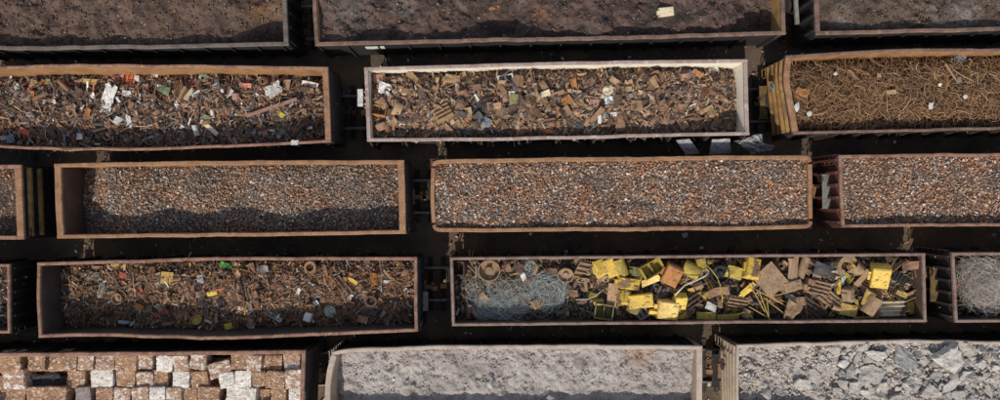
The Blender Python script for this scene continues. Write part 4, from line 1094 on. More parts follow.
D1 = [('bar','gold',119,265.6,19,4,0,'ochre strip along the upper rim of the dark scrap'),('crumple','red',125.4,275,9,5,-15,'red rag under the ochre strip'),
 ('ring','grey',103,281,6,7,0,'grey ring at the left end of the dark scrap'),('bar','pale blue',130,322,18,3,-8,'pale blue bar in the shade at the lower rim'),
 ('plate','red',142.6,289.5,7,5,20,'small red plate right of the red rag'),('drum','tan brown',121,298,10,11,0,'brown drum in the left part of the dark scrap'),
 ('crumple','green',227.7,265.5,11,8,-20,'bright green sheet at the upper rim of the dark scrap'),('flat','gold',169.5,277.6,12,12,-5,'square gold plate in the dark scrap'),
 ('bar','yellow',214,293,10,4,12,'short yellow bar in the middle of the dark scrap'),('cluster','red',163,313,14,4,25,'red bars in the shade of the dark scrap'),
 ('disc','dull yellow',198.7,319,10,10,0,'dull yellow round lid in the shade of the dark scrap'),('curl','bright yellow',230,325,8,10,10,'bright yellow bent sheet at the lower rim'),
 ('disc','pale grey',252.7,324,8,8,0,'pale grey round can end right of the bright yellow bent sheet'),('channel','pale grey',275,316,17,4.5,-32,'pale grey channel bar slanting in the shade'),
 ('plate','white',160,284,4,6,15,'white flake left of the square gold plate'),('plate','tan',240,275,6,11,20,'tan plate right of the bright green sheet'),
 ('ring','tan',312,267,12,12,0,'tan wheel ring at the upper rim of the dark scrap'),('ring','black',340,265,11,9,0,'black tyre ring at the upper rim of the dark scrap'),
 ('curl','yellow',353,280,11,4,-35,'yellow curved strip below the black tyre ring'),('disc','pale green',331.3,310.5,12,12,0,'pale grooved hub disc in the shade'),
 ('block','white',310,316,7,9,-20,'white block left of the pale grooved hub disc'),('plate','orange rust',375.4,277.6,14,12,-10,'large orange rust plate at the right part of the dark scrap'),
 ('drum','rust brown',312,307.5,9,9,0,'brown drum above the white block'),('ring','dark brown',372,300.6,12,11,0,'large dark ring below the orange rust plate'),
 ('plate','white',300,291,4,8,-20,'white pointed flake below the tan wheel ring'),('stone','bright yellow',399,264,4.5,4.5,0,'yellow ball in the upper right corner of the dark scrap'),
 ('plate','pink',396,305,6,9,-20,'pink sheet at the right end of the dark scrap'),('cluster','pinkish brown',288,279,12,8,-25,'pinkish bars left of the tan wheel ring'),
 ('crumple','pale grey',202,279,6,9,10,'pale grey hollow scrap left of the bright green sheet'),('channel','tan brown',345,285,22,5,-50,'brown channel bar below the black tyre ring'),
 ('plate','pale blue',318,302,6,6,20,'blue grey plate above the white block'),('bar','cream',248,329,14,2.5,15,'cream bar at the lower rim right of the bright yellow bent sheet')]
Y = 'yellow'; CY = 'chipped yellow'; DY = 'dull yellow'; TB = 'tan brown'
D2 = [('drum',TB,489,270,21,20,0,'large brown wheel drum in the left end of the long wagon'),('bar',TB,493.5,270,25,5,68,'brown flat bar lying across the large wheel drum'),
 ('openbox','dark brown',461,267,13,13,0,'dark brown box in the corner left of the wheel drum'),('drum','tan brown',565,274,15,14,0,'small brown drum between the wire tangle and the yellow blocks'),
 ('shoe',TB,583,269,15,19,-15,'brown ribbed block left of the first yellow block'),('plate','rust brown',506,267,10,8,10,'brown plate right of the wheel drum'),
 ('plate','dark brown',519,267,11,9,-10,'dark plate above the grey wire tangle'),('crumple','white',523,276,5,7,20,'white rag lying on the grey wire tangle'),
 ('plate','pinkish brown',528,281,6,4,10,'pink flake beside the white rag on the wire'),('block',TB,536,304,12,9,25,'brown block lying in the grey wire tangle'),
 ('plate','rust brown',572,292,12,8,-10,'brown plate right of the grey wire tangle'),
 ('block',Y,598.5,269,11,16,18,'yellow block nearest the grey wire tangle'),('block','warm yellow',609.5,267,10,18,20,'tall yellow block standing second from the wire tangle'),
 ('curl',DY,619,267,12,18,20,'dull yellow curved plate right of the tall yellow block'),('block','olive',632.5,271,9,9,0,'small olive block right of the dull yellow curved plate'),
 ('block',CY,626,282.5,21,11,-8,'block half brown and half yellow near the tall yellow block'),('flat','tan',611,294,9,22,-5,'tan upright slab under the half brown block'),
 ('block',CY,622,298,12,14,0,'chipped yellow block left of the speckled yellow block'),('block','warm yellow',639.5,299.7,23,13,6,'wide speckled yellow block in mid heap'),
 ('openbox','olive',603,310,17,14,-8,'olive open box at the lower rim'),('curl','olive',633,309,10,9,-20,'olive curved plate under the speckled yellow block'),
 ('bracket','grey',641,312,11,12,30,'grey bracket right of the olive curved plate'),('block','faded yellow',664.5,309,20,18,-7,'biggest yellow block at the lower rim'),
 ('bar',Y,651.5,311,8,5,-10,'yellow prong left of the biggest yellow block'),('plate','faded yellow',649,279.5,21,9,22,'yellow slanting plate in mid heap'),
 ('bracket','dark grey',658,290,17,13,-15,'dark grey bracket below the slanting yellow plate'),('block','orange rust',670,272,16,19,-25,'orange rusty block leaning at the upper rim'),
 ('openbox',DY,649,268,21,13,30,'yellowish open box at the upper rim left of the orange rusty block'),('curl',DY,689,269,13,17,60,'dull yellow curved sheet right of the orange rusty block'),
 ('block',DY,699,264,9,12,10,'yellow block tucked under the upper rim'),('frame',TB,685,277,14,9,-25,'thin brown frame below the dull yellow curved sheet'),
 ('block',Y,678,298,11,14,0,'upright yellow block above the lower rim'),('block',CY,681,314.5,12,9,0,'small yellow block right of the biggest one'),
 ('shoe','dark brown',691.5,301,16,19,30,'dark ribbed plate right of the upright yellow block'),('curl',DY,704,314.5,17,7,0,'dull yellow curved piece at the lower rim'),
 ('drum','black',717,273,17,17,0,'black round drum between yellow sheets'),('plate',DY,730,271,17,17,-15,'dull yellow bent plate right of the black drum'),
 ('block',CY,747,268.5,13,20,-15,'yellow block standing left of the brown square plate'),('flat',TB,766,278.5,23,25,42,'big brown square plate lying as a diamond'),
 ('bar',Y,745,288,16,4,40,'yellow bar below the standing yellow block'),('bar',Y,742,292,14,4,40,'lower one of two short yellow bars'),
 ('bar',TB,787,269,22,5,88,'left of three upright brown bars at the upper rim'),('bar',TB,792,268,24,4.5,86,'middle of three upright brown bars at the upper rim'),
 ('pipe',TB,800,267,20,8,72,'brown pipe right of the upright brown bars'),('plate','rust brown',715.5,290,23,10,12,'brown plate below the black drum'),
 ('shoe',TB,735.5,302,18,16,-10,'brown ribbed plate under the two short yellow bars'),('plate','pale grey',707.5,305,13,8,-25,'pale grey plate near the lower rim'),
 ('bar',DY,725,315,21,5,4,'dull yellow bar at the lower rim'),('plate',TB,784,307,16,20,-25,'brown plate right of the thin yellow rods'),
 ('block',TB,788,285,18,10,15,'brown block right of the diamond plate'),('coil','rust brown',779,266,9,9,0,'rusty coil above the diamond plate'),
 ('plate','grey',789,297,16,6,-25,'grey sheet below the brown block'),
 ('plate','dark grey',816,268,20,14,-20,'dark grey sheet at the upper rim'),('bracket','pale green',833,277,15,16,95,'pale green comb shaped bracket'),
 ('hook',TB,842,265,22,20,30,'brown hook shaped casting at the upper rim'),('plate',TB,856,268,20,13,52,'brown plate right of the hook shaped casting'),
 ('bar','tan',858,277,18,4.5,52,'tan bar below the plate beside the hook'),('block','warm yellow',876,272,16,21,-4,'tall yellow block in the right end of the long wagon'),
 ('shoe',TB,814,286,26,14,-14,'brown ribbed plate under the dark grey sheet'),('shoe',TB,829,299,22,13,-40,'ribbed plate below the comb shaped bracket'),
 ('shoe','dark brown',809,308,26,15,-36,'dark ribbed plate at the lower rim'),('shoe','tan',868,287,28,12,-36,'tan ribbed plate below the tall yellow block'),
 ('plate','gold',861,296,10,17,-30,'gold plate left of the brown barrel'),('pipe',TB,866,304,17,14,60,'brown barrel in the right end of the long wagon'),
 ('shoe','cream',889,308,24,15,2,'cream toothed grid at the lower rim'),('block','gold',845,309,17,12,-12,'gold block at the lower rim'),
 ('bar','gold',858,317,19,4,2,'gold bar along the lower rim'),('block',TB,875,313,12,9,28,'brown block left of the cream toothed grid'),
 ('block',DY,910,307,9,12,15,'dull yellow block right of the cream toothed grid'),('channel',TB,909,294,18,7,28,'brown channel bar near the end wall'),
 ('plate','rust brown',903,265,18,9,10,'brown plate at the upper rim near the end wall'),('curl','pinkish brown',915,269,9,19,5,'pinkish curved sheet against the end wall'),
 ('cluster','black',900,279,20,9,-28,'black bars below the plate near the end wall'),('cluster','dark brown',893,292,15,9,-30,'dark bars above the cream toothed grid'),
 ('block','dark grey',826,265,9,7,0,'small dark block right of the dark grey sheet'),('plate','gold',896,293,12,6,-25,'gold strip beside the brown channel bar'),
 ('plate',TB,800,300,12,10,10,'brown plate left of the dark ribbed plate'),('block',TB,842,293,10,12,20,'brown block between the ribbed plates')]
for i,(x,y,l,a) in enumerate([(768,297,34,-28),(760,303,26,-70),(772,306,30,-38),(753,296,30,-62),(780,300,24,-20),(764,309,24,-84),(757,312,26,-30),(776,293,18,15)]):
    D2.append(('bar','gold',x,y,l,.75,a,None))
B3 = [('stone','white',796,107.5,8,10,0,'big white stone at the ochre end of the wire wagon'),('stone','pale grey',808,114,6,6,0,'grey stone right of the big white stone'),
 ('stone','pale grey',834,74,4.5,4.5,0,'small pale stone near the upper left of the brown wire'),('plate','orange rust',799,93,13,9,-20,'orange plate on the wire at the ochre end'),
 ('plate','tan',876,76,5,5,0,'small tan flake on the brown wire'),('stone','cream',938,85,4.5,4,0,'small cream stone in the middle of the brown wire'),
 ('crumple','pale grey',929,106,4,6.5,10,'pale scrap on the brown wire near the shaded rim'),('stone','pale grey',963,97,5,5,0,'pale grey stone on the brown wire'),
 ('crumple','blue grey',957.5,59.5,13,7,5,'blue grey film under the far wall of the wire wagon'),('plate','grey',956,80,5,6,0,'grey flake on the brown wire under the film'),
 ('plate','tan',889,92.5,11,5,0,'tan plate lying on the brown wire'),('bar','tan',950,74,22,1.6,-62,'straight tan rod on the brown wire')]
SHORT = {'B1': 'tan walled wagon', 'B2': 'white walled wagon', 'D1': 'bowed pink wagon', 'D2': 'yellow parts wagon'}
DESC = {'B1':'the bulging tan walled wagon','B2':'the white walled wagon','D1':'the bowed pink wagon','D2':'the long wagon of machine parts','B3':'the wire wagon','D0':'the cut off dark wagon'}
for key, lst in (('B1', B1), ('B2', B2), ('D1', D1), ('D2', D2), ('B3', B3)):
    g = G[key]
    for (kd, col, px, py, w, h, a, lab) in lst:
        grp = None; lift = 0; zs = None; tl = None
        if lab is None: lab = 'thin yellowish rod in the loose sheaf beside the diamond plate'; grp = 'thin yellow rods'; lift = .38
        if key == 'D2':
            lift = max(lift, .22 if kd in ('plate', 'flat', 'curl', 'bar', 'frame', 'crumple') else .05)
            if kd in ('block', 'openbox'): zs = min(w, h) * 1.15
            tl = (random.gauss(0, .3), random.gauss(0, .26)) if kd in ('block', 'openbox', 'shoe', 'plate', 'curl') else None
            if tl and not 268 < py < 306: tl = (tl[0] * .25, tl[1] * .5); py = min(py, 307 if kd == 'block' and h > 13 else 316); lift = lift - (.25 if kd == 'block' and py > 295 else 0)
        elif kd == 'bar': zs = h
        piece(g, kd, col, px, py, w * (1.06 if key == 'D2' and w > 3 else 1.04), h * (1.06 if key == 'D2' and h > 3 else 1.04), a, lab, tilt=tl, lift=lift + (.06 if key != 'D2' else 0), group=grp, zs=zs)
# pale bent rod
def bent_rod(g, pts, r, col, label, lift=.45):
    P = [np.array(place(g, *p)) + np.array((0, 0, lift)) for p in pts]; o = P[0].copy()
    b = MB(); b.tube([p - o for p in P], r, 7); me = b.mesh('bent_rod', COL[col], smooth=True)
    link('bent_rod', me, loc=tuple(o), label=label, cat='scrap metal')
bent_rod(G['D2'], [(670.5, 293), (675, 288), (680, 283), (690, 279), (700, 274), (703, 271)], .03, 'cream', 'cream bent rod crossing the thin brown frame', .75)
bent_rod(G['D2'], [(700, 262), (706, 268), (712, 276), (716, 286), (717, 300)], .022, 'dull yellow', 'dull yellow wire drooping beside the black drum', .7)
bent_rod(G['D2'], [(732, 314), (740, 311), (748, 315), (750, 319)], .025, 'yellow', 'yellow looped rod at the lower rim', .4)
bent_rod(G['D2'], [(575, 298), (586, 298), (595, 294), (602, 288)], .02, 'pale grey', 'grey curved rod right of the wire tangle', .45)
# wire loose ends, rag on rim
x, y = W(295, 142.5, RIM)
put('crumple', 'pale grey', (x, y, RIM - .03), (.3, .22, .22), 0, (0, 0), 'pale rag snagged on the rim of the household scrap wagon', name='rag', cat='rag')
x, y, z = place(G['A2'], 665, 12)
put('block', 'cream', (x, y, z - .05), (.62, .38, .36), math.radians(8), (.1, .12), 'pale cream block lying alone on the dark furnace dust', name='pale_block', cat='block')
x, y, z = place(G['A2'], 494, 8); put('plate', 'orange rust', (x, y, z + .03), (.55, .14, .2), math.radians(20), (0, 0), 'rusty strip lying on the dark furnace dust', cat='scrap metal')

#@@FILL
# ------------------------------------------------------------------ repeats of scrap on the heaps
def zone(px, py, g):
    x, y = W(px, py, RIM - .6); u, v = uv_of(g, x, y)
    a = 'far left end' if u < .17 else 'left part' if u < .38 else 'middle' if u < .62 else 'right part' if u < .83 else 'far right end'
    b = 'by upper wall' if v < .33 else 'by lower wall' if v > .67 else 'along centre'
    return a, b


def fill(key, n, box, kinds, cols, size, taken, mind):
    g = G[key]; pts = [(t[2], t[3]) for t in taken]; tries = 0; done = 0
    while done < n and tries < n * 60:
        tries += 1
        px = random.uniform(box[0], box[2]); py = random.uniform(box[1], box[3])
        if any(abs(px - a) < mind and abs(py - b) < mind for a, b in pts): continue
        x, y, z = place(g, px, py); u, v = uv_of(g, x, y)
        if not (.02 < u < .98 and .05 < v < .95): continue
        mg = size[1] * .55 / 76
        if not mg < v < 1 - mg: continue
        pts.append((px, py)); done += 1
        kd = random.choices([k[0] for k in kinds], [k[1] for k in kinds])[0]; col = random.choices([c[0] for c in cols], [c[1] for c in cols])[0]
        s = size[0] + (size[1] - size[0]) * random.random() ** 1.6
        asp = {'bar': .16, 'angle': .25, 'channel': .28, 'beam': .3, 'pipe': .3, 'rod': .3}.get(kd, random.uniform(.32, .85))
        if asp < .4: s *= 1.35
        a, b = zone(px, py, g); wd = TEMPL[kd][3]
        piece(g, kd, col, px, py, s, s * asp, random.uniform(0, 360), '%s %s %s in %s of %s' % (col, wd, b, a, SHORT[key]),
              tilt=(random.gauss(0, .45), random.gauss(0, .38)), lift=.05, group='%s %ss in %s' % (col, wd, DESC[key]) if kd != 'cluster' else '%s bar bundles in %s' % (col, DESC[key]),
              zs=(s * asp if kd == 'bar' else None))

fill('B2', 26, (458, 96, 506, 135), [('plate', 4), ('curl', 3), ('bar', 3), ('angle', 2)], [('dark grey', 4), ('black', 1.5), ('grey', 1), ('blue grey', .7)], (7, 14), B2, 2.5)
fill('B2', 260, (370, 68, 742, 135), [('plate', 8), ('curl', 7), ('angle', 1.6), ('channel', 1), ('bar', 3.5), ('pipe', .5), ('openbox', .3), ('beam', .4), ('ring', .3)],
     [('rust brown', 6), ('dark brown', 4), ('tan', 4.5), ('tan brown', 3.5), ('orange rust', .8), ('dark grey', 1.5), ('grey', .8), ('pinkish brown', .8)], (6, 15), B2, 3.8)
fill('B1', 185, (2, 74, 322, 143), [('plate', 5), ('curl', 4), ('rod', 3), ('bar', 2), ('pipe', 1), ('ring', .5), ('crumple', 1.2), ('coil', .3)],
     [('rust brown', 6), ('dark brown', 5), ('tan', 1.5), ('dark grey', 2.5), ('grey', 1), ('pale grey', 1.2), ('orange rust', .7), ('white', .6), ('blue grey', .5), ('black', 1)], (5, 12), B1, 4.4)
fill('D1', 215, (58, 262, 412, 328), [('plate', 5), ('curl', 3.5), ('rod', 2.5), ('bar', 2.5), ('pipe', 1.2), ('ring', 1), ('disc', .6), ('angle', 1), ('drum', .5), ('channel', .5)],
     [('rust brown', 6), ('dark brown', 6), ('tan', 1.2), ('dark grey', 2.5), ('grey', 1), ('orange rust', 1.4), ('pale grey', .6), ('black', 1.2), ('tan brown', 2)], (5, 12), D1, 4.4)
fill('D2', 130, (572, 258, 916, 319), [('plate', 4), ('block', 5), ('bar', 1.6), ('pipe', 1.4), ('angle', 1), ('curl', 1.2), ('shoe', 1.2), ('hook', .4)],
     [('tan brown', 6), ('rust brown', 3), ('dark brown', 2), ('dark grey', .8), ('dull yellow', 1.0), ('gold', 1), ('tan', 2.5), ('chipped yellow', .8)], (7, 13), D2, 4.2)
fill('D2', 22, (458, 260, 585, 318), [('plate', 4), ('pipe', 1.2), ('curl', 2), ('ring', .8)], [('tan brown', 4), ('rust brown', 4), ('dark brown', 4)], (6, 12), D2, 8)

# bales
rows = [
 (362.5, [(8, 24, 18, 'b'), (36, 16, 16, 'b'), (51, 14, 16, 'B'), (67, 18, 18, 'b'), (85.5, 15, 15, 'm'), (105, 19, 16, 'm'), (125.5, 21, 16, 'b'), (144.5, 15, 15, 'm'), (163.5, 15, 15, 'w'), (180.5, 15, 14, 'm'), (198, 16, 14, 'm'), (239, 15, 15, 'b'), (254, 15, 15, 'm'), (272, 20, 14, 'b'), (292.5, 17, 15, 'm')]),
 (379.5, [(14, 25, 18, 'm'), (76, 18, 17, 'B'), (101.5, 22, 17, 'W'), (126, 20, 15, 'b'), (144, 16, 15, 'm'), (160, 15, 17, 'b'), (181, 16, 15, 'W'), (199.5, 17, 15, 'b'), (243, 16, 15, 'w'), (258.5, 13, 14, 'b'), (275, 19, 16, 'b'), (294, 17, 17, 'm')]),
 (396.5, [(15.5, 19, 17, 'b'), (37, 21, 17, 'b'), (57, 19, 17, 'b'), (83, 15, 15, 'g'), (104, 16, 15, 'b'), (122, 17, 16, 'm'), (140, 16, 16, 'm'), (157, 15, 16, 'w'), (173.5, 15, 15, 'm'), (189, 15, 15, 'B'), (207.5, 21, 15, 'b'), (236, 19, 16, 'w'), (250, 11, 16, 'w'), (263, 14, 14, 'B'), (279, 15, 15, 'b'), (296, 15, 14, 'w')]),
]
BC = {'b': ('brown bale', 'rusty brown'), 'B': ('brown bale', 'rusty brown'), 'm': ('mottled bale', 'brown and white mottled'), 'w': ('white bale', 'mostly white'), 'W': ('white bale', 'almost wholly white'), 'g': ('grey bale', 'dark grey')}
ORD = ['row along the rail', 'middle row', 'lowest row in view']
CARD = 'first second third fourth fifth sixth seventh eighth ninth tenth eleventh twelfth thirteenth fourteenth fifteenth sixteenth seventeenth'.split()
def bale(px, py, w, h, t, ang, lab, top=-.22, grp='crushed scrap bales in the bale wagon'):
    sz = ((w + .6) / S * 1.02, (h + 1.6) / S * 1.02); hz = .62
    zt = RIM + top; x, y = W(px, py, zt)
    put('bale', BC[t][0], (x, y, zt - hz / 2), (sz[0], sz[1], hz), math.radians(ang), (random.gauss(0, .05), random.gauss(0, .05)), lab, grp)
for r, (yy, lst) in enumerate(rows):
    for i, (px, w, h, t) in enumerate(lst):
        nb = 'at the wagon end' if i == len(lst) - 1 else CARD[i] + ' from the photo edge'
        bale(px, yy + random.uniform(-1, 1), w, h, t, random.gauss(0, 3), '%s bale, %s in the %s' % (BC[t][1], nb, ORD[r]), -.22 - (.22 if t in 'Bg' else 0) + random.uniform(-.16, .10))
bale(219, 370, 21, 14, 'm', 14, 'tilted brown and white bale beside the dark gap under the rail')
bale(226.5, 381, 15, 14, 'w', 10, 'tilted mostly white bale below the tilted brown and white one')
for i in range(18):
    bale(5 + i * 17.5, 414, 16, 15, random.choice('bmmw'), random.gauss(0, 3), '%s crushed bale in the lowest row below the photo frame' % 'scuffed', -.25)
for r, yy in enumerate((366, 384, 401)):
    for i in range(16):
        bale(8 + i * 19, yy, 18, 15, random.choice('BB'), random.gauss(0, 4), 'rusty bale of the buried layer under the top bales', -.95, 'buried layer of scrap bales')
# black sheet added as the shade of the hole between bales
x, y = W(47, 380, RIM - .6); put('crumple', 'black', (x, y, RIM - .75), (1.5, .6, .6), 0, (0, 0), 'black sheet put in as the shade of the hole between the bales', name='hole_shade')

# concrete slabs
E3 = [('slab','pale concrete',801,383,19,11,-12,'flat slab left of the heap with a straight edge'),('slab','concrete',813,375,11,15,20,'upright slab right of the flat slab'),
 ('stone','concrete',765,393,11,13,0,'rounded boulder in the shade near the corrugated end'),('slab','pale concrete',851.5,386,17,10,40,'white edged slab left of the slab pile'),
 ('slab','concrete',857,357,8,17,-20,'narrow slab standing at the upper left of the pile'),('slab','dull concrete',847,373,8,9,10,'dull block left of the slab pile'),
 ('slab','dull concrete',903,357,19,28,28,'big smooth grey slab in the middle of the pile'),('slab','pale concrete',941,356,33,23,5,'biggest pale slab near the upper rim'),
 ('slab','pale concrete',922.5,360,8,8,0,'small pale block between the two big slabs'),('slab','pale concrete',875,355,24,11,-8,'long pale slab near the upper rim'),
 ('slab','concrete',868,373,25,18,20,'rough slab below the long pale slab'),('slab','pale concrete',964,375,24,9,26,'long thin slab slanting right of the pile'),
 ('slab','concrete',881,385,13,15,10,'squarish slab below the rough slab'),('slab','pale concrete',863,391,11,8,-5,'flat pale slab at the frame edge'),
 ('slab','concrete',909,384,18,14,-15,'cracked slab below the big smooth one'),('slab','concrete',926,391,20,14,30,'broad slab at the lower frame edge'),
 ('slab','dull concrete',963,363,13,8,0,'dark block below the biggest pale slab'),('slab','concrete',986,390,7,15,15,'narrow upright slab by the right frame edge'),
 ('slab','pale concrete',949,384,20,9,35,'sloping slab left of the long thin slab'),('slab','dull concrete',935,375,15,8,10,'dull flat slab under the biggest pale slab'),
 ('slab','dull concrete',955,394,18,12,0,'dark slab at the lower frame edge'),('slab','concrete',893,397,16,10,15,'slab between the cracked slab and the frame edge'),
 ('slab','concrete',837,391,13,9,-30,'slab left of the flat pale slab'),('slab','concrete',780,392,16,9,-5,'dull slab in the shade right of the boulder')]
for t in E3: piece(G['E3'], t[0], t[1], t[2], t[3], t[4] * 1.08, t[5] * 1.08, t[6], t[7], tilt=(random.gauss(0, .13), random.gauss(0, .13)), lift=-.03)
pts = [(t[2], t[3]) for t in E3]
k = 0
while k < 120:
    px = random.uniform(745, 1010); py = random.uniform(347, 415)
    if random.random() < .8 and px < 830: continue
    if any(abs(px - a) < 4.6 and abs(py - b) < 3.6 for a, b in pts): continue
    pts.append((px, py)); k += 1; s = 4 + 11 * random.random() ** 2 * (.5 if px < 830 else 1)
    a, b = zone(px, py, G['E3'])
    piece(G['E3'], random.choice(('slab', 'slab', 'stone')), random.choice(('concrete', 'pale concrete', 'dull concrete')), px, py, s, s * random.uniform(.5, .9), random.uniform(0, 360),
          'small concrete chunk %s of the slab wagon, %s' % (b, 'by the corrugated end' if px < 830 else 'among the big slabs' if px < 960 else 'by the frame edge'), tilt=(random.gauss(0, .32), random.gauss(0, .32)), group='small concrete chunks in the slab wagon', name='concrete_chunk', cat='concrete')
for (px, py, s, col, lab) in [(492, 383, 11, 'pale concrete', 'large pale stone on the fine rubble'), (492, 375.5, 9, 'dull concrete', 'dark stone behind the large pale stone'), (394, 379, 3.5, 'white', 'tiny white stone on the fine rubble'),
        (341, 391, 6, 'concrete', 'round stone by the bowed end'), (333, 386, 6, 'dull concrete', 'dark round stone against the bowed end'), (335, 394, 5, 'dull concrete', 'small dark stone below the one against the bowed end'), (414, 386, 6, 'concrete', 'angular stone left of the large pale stone'), (407, 381, 5, 'concrete', 'small stone next to the angular stone'), (550, 397, 11, 'dull concrete', 'stone in the shaded strip of the fine rubble')]:
    piece(G['E2'], 'stone', col, px, py, s, s * .85, random.uniform(0, 90), lab, lift=.02)

#@@GROUND
# ------------------------------------------------------------------ ground, tracks, litter
m, nt, N_, L_, B_ = new_mat('yard_ground')
v = objcoord(nt); n1 = noise(nt, .55, 6, .7, v); r1 = ramp(nt, [(.3, (.065, .052, .044)), (.5, (.125, .09, .063)), (.7, (.23, .135, .07))]); L_.new(n1.outputs[0], r1.inputs[0])
n2 = noise(nt, 22, 5, .8, v); r2 = ramp(nt, [(.3, (.55,) * 3), (.7, (1.4,) * 3)]); L_.new(n2.outputs[0], r2.inputs[0])
col = mix(nt, 1.0, r1.outputs[0], r2.outputs[0], 'MULTIPLY')
L_.new(col, B_.inputs['Base Color']); B_.inputs['Roughness'].default_value = .95; B_.inputs['Specular IOR Level'].default_value = .2
bump(nt, B_, n2.outputs[0], .7, .05)
xs = np.concatenate([[-300, -100], np.linspace(-32, 32, 320), [100, 300]]); ys = np.concatenate([[-300, -100], np.linspace(-14, 14, 150), [100, 300]])
X, Yg = np.meshgrid(xs, ys, indexing='ij'); Z = .05 * fbm(X * .9, Yg * .9, 4, 77) - .02
i = np.arange(X.size).reshape(X.shape); F = np.stack([i[:-1, :-1], i[1:, :-1], i[1:, 1:], i[:-1, 1:]], -1).reshape(-1, 4)
link('ground', mesh_np('ground', np.stack([X, Yg, Z], -1).reshape(-1, 3), [F], m, smooth=True), label='dark brown dirt of the rail yard', cat='ground', kind='structure')

rail_prof = [(-.065, 0), (.065, 0), (.065, .02), (.015, .035), (.015, .10), (.036, .11), (.036, .145), (-.036, .145), (-.036, .11), (-.015, .10), (-.015, .035), (-.065, .02)]
slp = MB(); slp.box(-.12, .12, -1.25, 1.25, -.08, .05); slp.box(-.1, .1, -.9, -.62, .05, .062); slp.box(-.1, .1, .62, .9, .05, .062)
slp_me = slp.mesh('sleeper', MT['sleeper'])
TRK = [('A', 25, 'railway track under the dust wagons'), ('B', 114, 'railway track under the white walled wagon'), ('C', 198, 'railway track under the shredded scrap wagons'), ('D', 286, 'railway track under the yellow machine parts wagon'), ('E', 375, 'railway track under the bale and concrete wagons')]
for key, py, lab in TRK:
    gs = [G[k] for k in G if k[0] == key]
    A = np.array([(g.base[0], g.base[1]) for g in gs]); sl = (A[-1, 1] - A[0, 1]) / (A[-1, 0] - A[0, 0]); c0 = A[0, 1] - sl * A[0, 0]
    root = link('railway_track', None, loc=(0, c0, 0), label=lab, cat='railway track', group='parallel railway tracks'); root.rotation_euler.z = math.atan(sl)
    for sy in (-.7525, .7525):
        b = MB(); k = len(rail_prof)
        V = [(x, sy + a, .05 + z) for x in (-45, 45) for (a, z) in rail_prof]
        b.add(V, [(q, (q + 1) % k, k + (q + 1) % k, k + q) for q in range(k)] + [tuple(range(k)), tuple(range(k, 2 * k))])
        link('rail', b.mesh('rail', MT['rail_steel']), root)
    for q in range(80): link('sleeper', slp_me, root, (-24 + q * .61, 0, 0))

# litter and gravel on the ground of the lanes
c = Cloud(); n = 16000
p = np.stack([rng.uniform(-24, 24, n), rng.uniform(-10.5, 10.5, n), np.zeros(n)], -1); p[:, 2] = .05 * fbm(p[:, 0] * .9, p[:, 1] * .9, 4, 77)
c.add(*T_STONE, p, sc3(n, .03, .13, (.6, 1), .7, 2.0), .8, 0)
gravel = islands('yard_gravel', [(6, (.12, .098, .08)), (4, (.18, .135, .10)), (2, (.26, .18, .12)), (1, (.42, .39, .36))], vary=.3)
link('gravel', c.mesh('gravel', [gravel]), label='dark gravel and clods scattered between the tracks', cat='gravel', kind='stuff')
c = Cloud(); n = 4500
p = np.stack([rng.uniform(-24, 24, n), rng.uniform(-10.5, 10.5, n), np.full(n, .05)], -1)
c.add(*T_FLAKE, p, sc3(n, .025, .2, (.4, 1), .8, 3.5), .5, 0); c.wires(p[:160], rng.uniform(.2, .8, 160), np.full(160, .008), 2.0, mi=0)
litter = islands('yard_litter', [(4, (.22, .14, .09)), (3, (.36, .35, .34)), (1.6, (.62, .62, .62)), (.6, (.8, .8, .8)), (2, (.38, .22, .10)), (.3, (.15, .28, .33))], vary=.3)
link('litter', c.mesh('litter', [litter]), label='small scraps dropped on the dirt between the wagons', cat='litter', kind='stuff')

# loose sheets in the lane below the white walled wagon
def lean_sheet(pts, col, label, name, crump=.02, t=.02):
    """sheet spanning four photo-measured corners (px, py, z)"""
    P = [np.array((*W(px, py, z), z)) for (px, py, z) in pts]; o = sum(P) / 4; sd = random.randint(0, 99)
    def fn(u, v):
        q = (P[0] * ((1 - u) * (1 - v))[..., None] + P[1] * (u * (1 - v))[..., None] + P[2] * (u * v)[..., None] + P[3] * ((1 - u) * v)[..., None]) - o
        q[..., 2] += crump * 4 * fbm(u * 5, v * 5, 3, sd); q[..., 0] += crump * fbm(u * 6, v * 6, 2, sd + 5) * 3; return q
    V, F = sheet(fn, 22, 16, t); b = one(V, F)
    link(name, b.mesh(name, COL[col]), loc=tuple(o), label=label, cat='sheet')
lean_sheet([(676, 140, 2.85), (690, 138.8, 2.85), (700, 153.2, 2.4), (686, 155, 2.4)], 'film', 'flat grey panel wedged below the white walled wagon, left of two', 'leaning_sheet', .012)
lean_sheet([(712, 139.4, 2.8), (730, 138.4, 2.8), (731, 153, 2.4), (709, 154.5, 2.4)], 'film', 'flat grey panel wedged between the other panel and the crumpled film', 'leaning_sheet', .01)
lean_sheet([(738, 141, 2.75), (759, 134, 2.75), (773, 149, 2.45), (752, 154.5, 2.45)], 'film', 'crumpled pale film lying at the corner of the white walled wagon', 'plastic_film', .09, .012)
